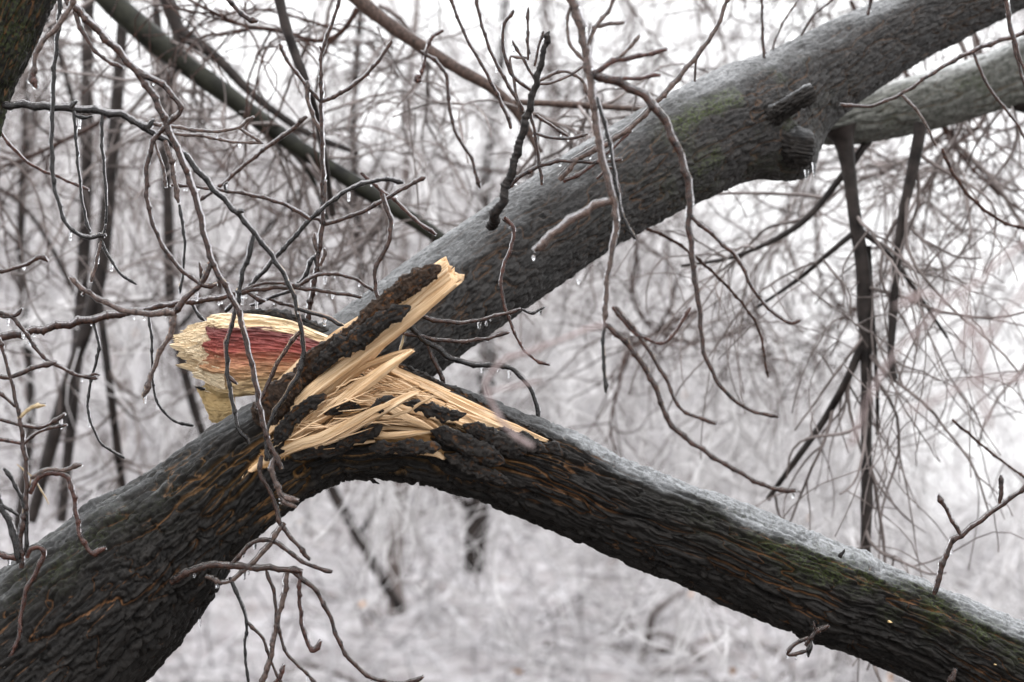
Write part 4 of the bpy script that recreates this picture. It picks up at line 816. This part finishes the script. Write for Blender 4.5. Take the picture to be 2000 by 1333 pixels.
shoots([(5, 4.5, [(586, 648), (560, 682), (535, 725), (520, 760), (500, 800)]), (6, 4.5, [(592, 700), (585, 730), (560, 770), (535, 810), (520, 850), (522, 900)], M_TWIGD), (5, 4, [(582, 604), (622, 615), (648, 626), (672, 637)], M_TWIGD),
        (6, 4.5, [(496, 458), (490, 493), (476, 527), (465, 590), (451, 643), (443, 685), (444, 730), (451, 769), (458, 804), (466, 839), (487, 868)], M_TWIGD), (3.5, 3, [(445, 735), (455, 742), (464, 752)]),
        (4, 3, [(144, 216), (148, 270), (152, 320), (160, 390), (168, 430), (178, 455)], M_TWIGD), (4, 3, [(200, 224), (199, 280), (205, 350), (208, 400), (206, 445)], M_TWIGD), (5, 4, [(138, 214), (146, 203), (152, 197)], M_TWIGD), (4, 3, [(144, 226), (165, 230), (182, 227)], M_TWIGD),
        (6, 4, [(288, 252), (295, 240), (302, 233)], M_TWIGD), (4.5, 3.5, [(300, 243), (345, 250), (400, 257), (440, 256), (468, 248), (496, 228)], M_TWIGG), (3.5, 2.5, [(466, 250), (490, 266), (516, 283)], M_TWIGG), (4, 3, [(340, 262), (400, 268), (450, 277), (512, 281)], M_TWIGG),
        (6, 6.5, [(322, 275), (333, 310), (340, 350), (349, 398)], M_TWIGG), (3.5, 3, [(350, 400), (357, 440), (361, 480), (358, 530), (352, 575)], M_TWIGD), (3, 4, [(300, 270), (318, 330), (325, 368)], M_TWIGG), (6, 5, [(462, 418), (470, 414), (477, 416)], M_TWIGD)], 5.3, lt)

# ------------------------------------------------------------------ hanging twigs, one by one
twig('hanging_twig', 'longest thick brown twig hanging from the top left across the red torn wood', 'twig', 5.15, M_TWIG,
     (8.5, 6, [(95, -40), (150, 20), (210, 82), (262, 138), (305, 200), (332, 262), (352, 310), (375, 370), (392, 430), (412, 510), (440, 562), (465, 612), (482, 680), (497, 740), (507, 800), (520, 852), (538, 892), (549, 918)]),
     [(5, 4, [(145, 22), (160, 60), (185, 100), (213, 122), (242, 134)]), (6.5, 5, [(264, 140), (300, 157), (330, 180), (350, 208), (347, 226), (320, 250), (298, 282), (288, 330), (288, 390), (302, 450), (330, 500), (365, 537), (402, 560), (425, 556)]),
      (6.5, 7, [(414, 512), (400, 545), (375, 572), (350, 600), (340, 615)]), (8, 5, [(342, 614), (300, 614), (252, 610), (205, 592), (175, 574), (155, 560), (135, 542)], M_TWIGG), (6.5, 5.5, [(342, 614), (335, 650), (312, 692), (297, 730), (280, 778)], M_TWIGG),
      (3, 3, [(392, 545), (391, 528), (389, 512)]), (6, 7, [(537, 895), (533, 925), (545, 962), (562, 975), (584, 980)], M_TWIGG), (5, 4, [(542, 960), (560, 985), (580, 992)], M_TWIGG), (3.5, 4, [(180, 572), (168, 570), (160, 578)])], drips=2)
twig('hanging_twig', 'slim black beaded twig hanging near the left edge and hooking right at its tip', 'twig', 5.2, M_TWIGD,
     (5, 5, [(115, -40), (116, 30), (112, 85), (105, 150), (103, 220), (101, 290), (104, 350), (113, 392), (125, 430), (145, 454), (175, 464), (208, 460)]),
     [(3.5, 3, [(198, 470), (213, 503), (235, 535), (268, 557)]), (4, 4, [(198, 472), (188, 515), (178, 553)], M_TWIGG), (3, 2.5, [(200, 466), (204, 452), (207, 438)])], drips=2)
twig('hanging_twig', 'short pale twig with a swollen bud pair hanging beside the mossy corner trunk', 'twig', 4.95, M_TWIGG,
     (6.5, 6.5, [(152, -30), (135, 20), (110, 55), (82, 85), (70, 110), (65, 140), (60, 165)]), [(7, 8, [(64, 148), (68, 162), (70, 175)], M_RED), (6, 6, [(66, 145), (60, 155), (57, 160)], M_RED)])
twig('hanging_twig', 'short iced twig tip poking down from the top edge left of centre', 'twig', 5.2, M_TWIG, (5, 5.5, [(430, -20), (452, 8), (470, 26), (488, 40), (505, 43)]))
twig('long_switch', 'long straight reddish switch rising gently from the left edge behind the torn end', 'twig', 5.66, M_TWIG,
     (9.5, 4, [(-30, 666), (60, 650), (150, 632), (250, 613), (340, 596), (420, 585), (480, 570), (540, 563), (580, 563), (620, 568), (680, 577), (722, 586), (768, 606)]),
     [(4.5, 3.5, [(578, 563), (612, 542), (650, 536), (692, 546), (730, 570), (752, 592)]), (4, 3.5, [(470, 570), (500, 558), (540, 553), (590, 560)]), (3.6, 3, [(183, 632), (192, 670), (190, 700), (180, 735), (172, 780), (174, 815), (192, 860), (215, 880), (245, 896)], M_TWIGD),
      (3.2, 3, [(290, 617), (296, 660), (297, 710), (300, 760), (315, 800), (345, 825), (380, 832)], M_TWIGD), (4, 3.5, [(374, 592), (385, 612), (402, 630)], M_TWIGD), (5, 4, [(478, 568), (498, 580), (520, 590)], M_TWIG)], drips=3)
twig('crossing_twig', 'black twig curving up from behind the torn end to a white iced arch', 'twig', 5.7, M_TWIGD,
     (5.5, 5.5, [(440, 610), (470, 578), (500, 548), (535, 508), (570, 470), (606, 430), (636, 404), (683, 371), (725, 356), (762, 353), (790, 358)]),
     [(4.5, 3.5, [(606, 430), (570, 408), (530, 392), (480, 380), (440, 374), (380, 366), (332, 362)], M_TWIG), (3, 2.5, [(440, 374), (438, 362), (446, 356)])], drips=1)
twig('upright_twig', 'tall thin reddish upright stem left of centre with paired side twigs', 'twig', 5.75, M_TWIG,
     (6.5, 4, [(597, 645), (612, 570), (622, 500), (630, 440), (630, 380), (629, 300), (627, 200), (628, 110), (640, 70), (655, 30), (668, -20)]),
     [(5, 4, [(627, 200), (670, 180), (712, 150), (745, 112), (766, 78)]), (4, 4, [(626, 200), (600, 170), (565, 125), (545, 85)]), (5, 5, [(628, 262), (612, 232), (602, 200), (600, 158)], M_TWIGG), (5, 4.5, [(632, 440), (680, 425), (722, 408), (780, 374), (832, 346)]),
      (4, 3, [(631, 438), (620, 430), (608, 428)]), (5, 5, [(628, 420), (634, 380), (636, 352)], M_TWIGG), (5, 4, [(620, 520), (612, 505), (592, 545), (570, 566), (525, 584), (488, 598)], M_TWIGD), (4, 3.5, [(525, 584), (560, 596), (610, 610), (660, 632)], M_TWIG),
      (5, 4.5, [(624, 500), (616, 480), (614, 455)], M_TWIGG), (4.5, 4, [(626, 520), (634, 495), (632, 485)], M_TWIGG), (3, 3, [(628, 100), (626, 95), (624, 90)])])
twig('hanging_twig', 'short S shaped glossy twig ending above the upright plank', 'twig', 5.45, M_TWIG, (5.5, 5, [(745, 378), (755, 410), (764, 440), (758, 478), (740, 510), (731, 538), (735, 572), (744, 612), (742, 650), (738, 692)]))
twig('glazed_twig', 'ice coated twig looping from under the plank tip to an icy hook', 'twig', 5.5, M_TWIGD,
     (8, 5, [(796, 600), (802, 630), (815, 655), (850, 680), (882, 702), (920, 712), (950, 716), (985, 716), (1015, 735), (1038, 765), (1048, 795), (1053, 822)]),
     [(5, 4, [(800, 610), (840, 624), (880, 631), (920, 630), (970, 618), (1018, 604)], M_TWIG), (5, 4, [(770, 645), (830, 660), (890, 668), (940, 664), (996, 650)], M_TWIG), (5, 4, [(835, 672), (845, 700), (862, 735), (868, 750)], M_TWIG), (3.5, 2.5, [(795, 632), (790, 655), (780, 690)], M_STRAW),
      (3, 2.5, [(1018, 604), (1040, 612), (1065, 600)])], drips=3)
twig('hanging_twig', 'thin reddish twig trailing in front of the grey limb right of the plank tip', 'twig', 5.55, M_RED,
     (4, 3.5, [(985, 425), (1003, 445), (1000, 480), (984, 520), (978, 558), (984, 595), (1000, 640), (1020, 680), (1048, 705), (1075, 714)]))
twig('blurred_branch', 'long grey out of focus branch hanging down the picture right of centre', 'branch', 4.75, M_TWIGG,
     (11, 6, [(1105, -40), (1130, 50), (1143, 110), (1150, 150), (1160, 220), (1170, 290), (1182, 340), (1197, 392), (1203, 435), (1196, 485), (1186, 540), (1182, 600), (1180, 632)]),
     [(9, 9, [(1195, 394), (1152, 410), (1105, 440), (1042, 492)], M_TWIGG), (7, 5, [(1150, 150), (1198, 122), (1242, 112), (1305, 98)], M_RED), (6, 4.5, [(1160, 150), (1215, 156), (1292, 148)], M_RED), (4, 4, [(1198, 122), (1232, 92), (1250, 68)], M_TWIGG),
      (10, 4, [(1152, 148), (1200, 162), (1255, 190), (1290, 228), (1318, 280), (1338, 340), (1347, 395), (1345, 440), (1352, 510), (1365, 600), (1376, 690), (1408, 755), (1460, 800), (1522, 816)], M_TWIG), (5, 4, [(1346, 420), (1400, 468), (1442, 510), (1480, 580), (1532, 628), (1566, 626)], M_TWIG),
      (4, 4, [(1165, 190), (1188, 270), (1200, 340), (1215, 420), (1242, 470)], M_TWIGD), (6, 5, [(1184, 634), (1238, 688), (1280, 760), (1310, 830), (1372, 880), (1440, 922), (1500, 952), (1556, 960)], M_TWIG), (4.5, 4, [(1202, 600), (1250, 660), (1300, 740), (1330, 800), (1400, 830)], M_TWIG),
      (4, 3.5, [(1150, 130), (1115, 90), (1108, 50), (1115, 10)]), (5, 4, [(1148, 90), (1160, 60), (1190, 20), (1205, -20)]), (4, 4, [(1155, 55), (1190, 48), (1222, 45)]), (4, 4, [(1182, 630), (1178, 680), (1183, 770)], M_TWIGD), (4.5, 4, [(1196, 600), (1240, 650), (1300, 668), (1350, 600)], M_RED)], drips=0)
twig('blurred_branch', 'very blurred pinkish branch tip crossing low in front of the splinters right end', 'branch', 3.3, M_SOFT,
     (5, 6, [(1182, 634), (1120, 655), (1050, 682), (985, 705), (955, 735), (950, 765), (975, 815), (1005, 852), (1045, 872)]), [(4, 3.5, [(955, 765), (1000, 755), (1060, 745)], M_SOFT)], ice=False)
twig('blurred_branch', 'very blurred pink branch slanting in from the right edge, upper one of two', 'branch', 2.9, M_SOFT,
     (6, 4, [(2040, 455), (1965, 500), (1905, 555), (1860, 580), (1800, 640), (1740, 700), (1690, 790)]), [(6, 5, [(1880, 570), (1895, 640), (1925, 720)]), (6, 5, [(1850, 590), (1800, 575), (1745, 600)]), (5, 5, [(1690, 790), (1675, 840), (1655, 880)])], ice=False)
twig('blurred_branch', 'very blurred pink forked branch at the right edge, lower one of two', 'branch', 2.7, M_SOFT,
     (6, 5, [(2050, 520), (1985, 590), (1935, 650), (1915, 700), (1908, 745)]), [(5.5, 4, [(1908, 742), (1850, 770), (1790, 800), (1760, 800)]), (6, 5, [(1908, 742), (1960, 738), (2030, 742)]), (6, 5, [(1908, 745), (1925, 800), (1935, 850)]), (6, 5, [(1935, 650), (1890, 650), (1870, 700)])], ice=False)
twig('hanging_twig', 'iced twig dropping along the top right edge', 'twig', 5.0, M_TWIG, (6, 4, [(1962, -30), (1970, 40), (1985, 95), (2000, 135), (2020, 160)]), [(4, 3, [(1978, 80), (1990, 130), (2004, 180)])])
twig('side_twig', 'bare blurred twig stretching left from the right edge above the hanging bough', 'twig', 6.2, M_TWIG,
     (5, 4, [(2020, 60), (1950, 82), (1880, 110), (1820, 145), (1760, 185), (1700, 208), (1640, 205)]), [(3.5, 3, [(1900, 100), (1930, 170), (1990, 250), (2020, 320)]), (3.5, 3, [(1760, 185), (1800, 230), (1830, 290)], M_TWIGG)])
twig('crossing_twig', 'blurred brown twig curving down through the white gap at the lower right', 'twig', 6.4, M_TWIG,
     (4.5, 4, [(1840, 290), (1862, 340), (1900, 390), (1960, 435), (2020, 450)]), [(4, 3, [(1250, 440), (1330, 480), (1420, 560), (1480, 640), (1500, 740)]), (3.5, 3, [(1860, 820), (1930, 880), (2010, 940)])], ice=False)
twig('iced_twig', 'curved twig at the left edge hung with icicles, below the long switch', 'twig', 5.3, M_TWIG, (5, 4, [(-20, 606), (25, 622), (55, 660), (85, 700), (125, 722), (155, 735), (192, 740)]), [(3, 2.5, [(172, 738), (185, 732), (196, 734)])], drips=4)
twig('iced_twig', 'short iced twig with drops at the left edge, above the long switch', 'twig', 5.3, M_TWIG, (4.5, 4.5, [(-20, 532), (20, 528), (50, 518), (75, 505), (95, 512)]), drips=1)
twig('iced_twig', 'tiny hooked twig at the left edge just above the long switch', 'twig', 5.3, M_TWIG, (4.5, 3.5, [(-20, 606), (8, 618), (30, 617), (44, 602)]), drips=1)
twig('crossing_twig', 'faint reddish twig sloping from the left edge under the mossy trunk', 'twig', 5.9, M_RED, (4, 3.5, [(0, 258), (25, 290), (60, 322), (110, 345), (150, 362), (175, 372)]))
twig('crossing_twig', 'slightly blurred twig crossing the diagonal mossy bough left of the upright stem', 'twig', 6.1, M_TWIG, (5.5, 4, [(600, 228), (560, 262), (520, 290), (470, 330), (430, 365), (380, 400)]), ice=True)
twig('crossing_twig', 'thin reddish twig running down to the grey limb where the mossy bough ends', 'twig', 6.0, M_RED, (4.5, 3.5, [(705, 338), (740, 370), (780, 400), (810, 430), (852, 460)]))
twig('crossing_twig', 'slim twig falling through the centre gap left of the black stub', 'twig', 6.3, M_TWIG, (4, 4, [(820, 100), (850, 120), (872, 150), (876, 200), (890, 260), (920, 310), (938, 370)]), [(4, 4, [(866, 60), (840, 80), (830, 120), (822, 150)], M_RED), (5, 6, [(822, 150), (815, 155), (825, 160)], M_RED)])
# the tangle of out of focus twigs that fills the air behind and above, beyond counting
g = np.random.default_rng(77); VV, FF, nv = {}, {}, {}
for i in range(46):
    d = g.uniform(7.0, 12); x = g.uniform(-100, 2100); y = g.uniform(-260, 330) if i < 32 else g.uniform(200, 700)
    if x > 1500 and y > 300: y -= 300
    ang, ln, g2 = math.radians(g.uniform(200, 340)), g.uniform(0.5, 1.2), np.random.default_rng(100 + i)
    key = i % 2; dr = np.array((math.cos(ang), 0.15, math.sin(ang))); pts = [P(x, y, d)]; wv = np.zeros(3)
    for q in range(23): wv = wv * 0.8 + g2.standard_normal(3) * 0.09; dr = dr + wv - UP * 0.04; dr /= np.linalg.norm(dr); pts.append(pts[-1] + dr * ln / 23)
    C = np.array(pts)[None]; Rr = np.linspace(0.0075, 0.0035, 24)[None]
    P1, R1 = grow(C, Rr, 22, 0.42, 1.1, 1.0, n=12, thin=0.65, lo=0.1, seed=100 + i, rmin=0.0018, wig=0.8)
    P3, R3 = grow(P1, R1, 40, 0.22, 0.8, 1.0, n=8, thin=0.8, seed=200 + i, rmin=0.0016, wig=0.8)
    for pp, rr_, kk in ((C, Rr, 6), (P1, R1, 5), (P3, R3, 4)):
        V, F = tubes(pp, rr_, kk); FF.setdefault(key, []).append(F + nv.get(key, 0)); VV.setdefault(key, []).append(V); nv[key] = nv.get(key, 0) + len(V)
# a finer, paler mesh of frosted twigs further back
g = np.random.default_rng(78)
for i in range(90):
    d = g.uniform(9.5, 17); x = g.uniform(-150, 2150); y = g.uniform(-300, 800); g2 = np.random.default_rng(500 + i)
    ang = math.radians(g.uniform(190, 350)); ln = g.uniform(0.8, 1.8); dr = np.array((math.cos(ang), 0.15, math.sin(ang))); pts = [P(x, y, d)]; wv = np.zeros(3)
    for q in range(17): wv = wv * 0.8 + g2.standard_normal(3) * 0.1; dr = dr + wv - UP * 0.05; dr /= np.linalg.norm(dr); pts.append(pts[-1] + dr * ln / 17)
    C = np.array(pts)[None]; Rr = np.linspace(0.007, 0.004, 18)[None]
    P1, R1 = grow(C, Rr, 24, 0.6, 0.9, 1.0, n=10, thin=0.65, lo=0.0, seed=600 + i, rmin=0.0026, wig=0.8)
    P3, R3 = grow(P1, R1, 60, 0.32, 0.6, 1.1, n=7, thin=0.8, seed=700 + i, rmin=0.0024, wig=0.8)
    for pp, rr_, kk in ((C, Rr, 4), (P1, R1, 4), (P3, R3, 3)):
        V, F = tubes(pp, rr_, kk); FF.setdefault(2, []).append(F + nv.get(2, 0)); VV.setdefault(2, []).append(V); nv[2] = nv.get(2, 0) + len(V)
for key in VV: tag(mk('twig_tangle', np.concatenate(VV[key]), np.concatenate(FF[key]), [M_FARB, M_TWIG, M_FARG][key]), kind='stuff')

for o in scn.objects:
    if '_o' in o: del o['_o']
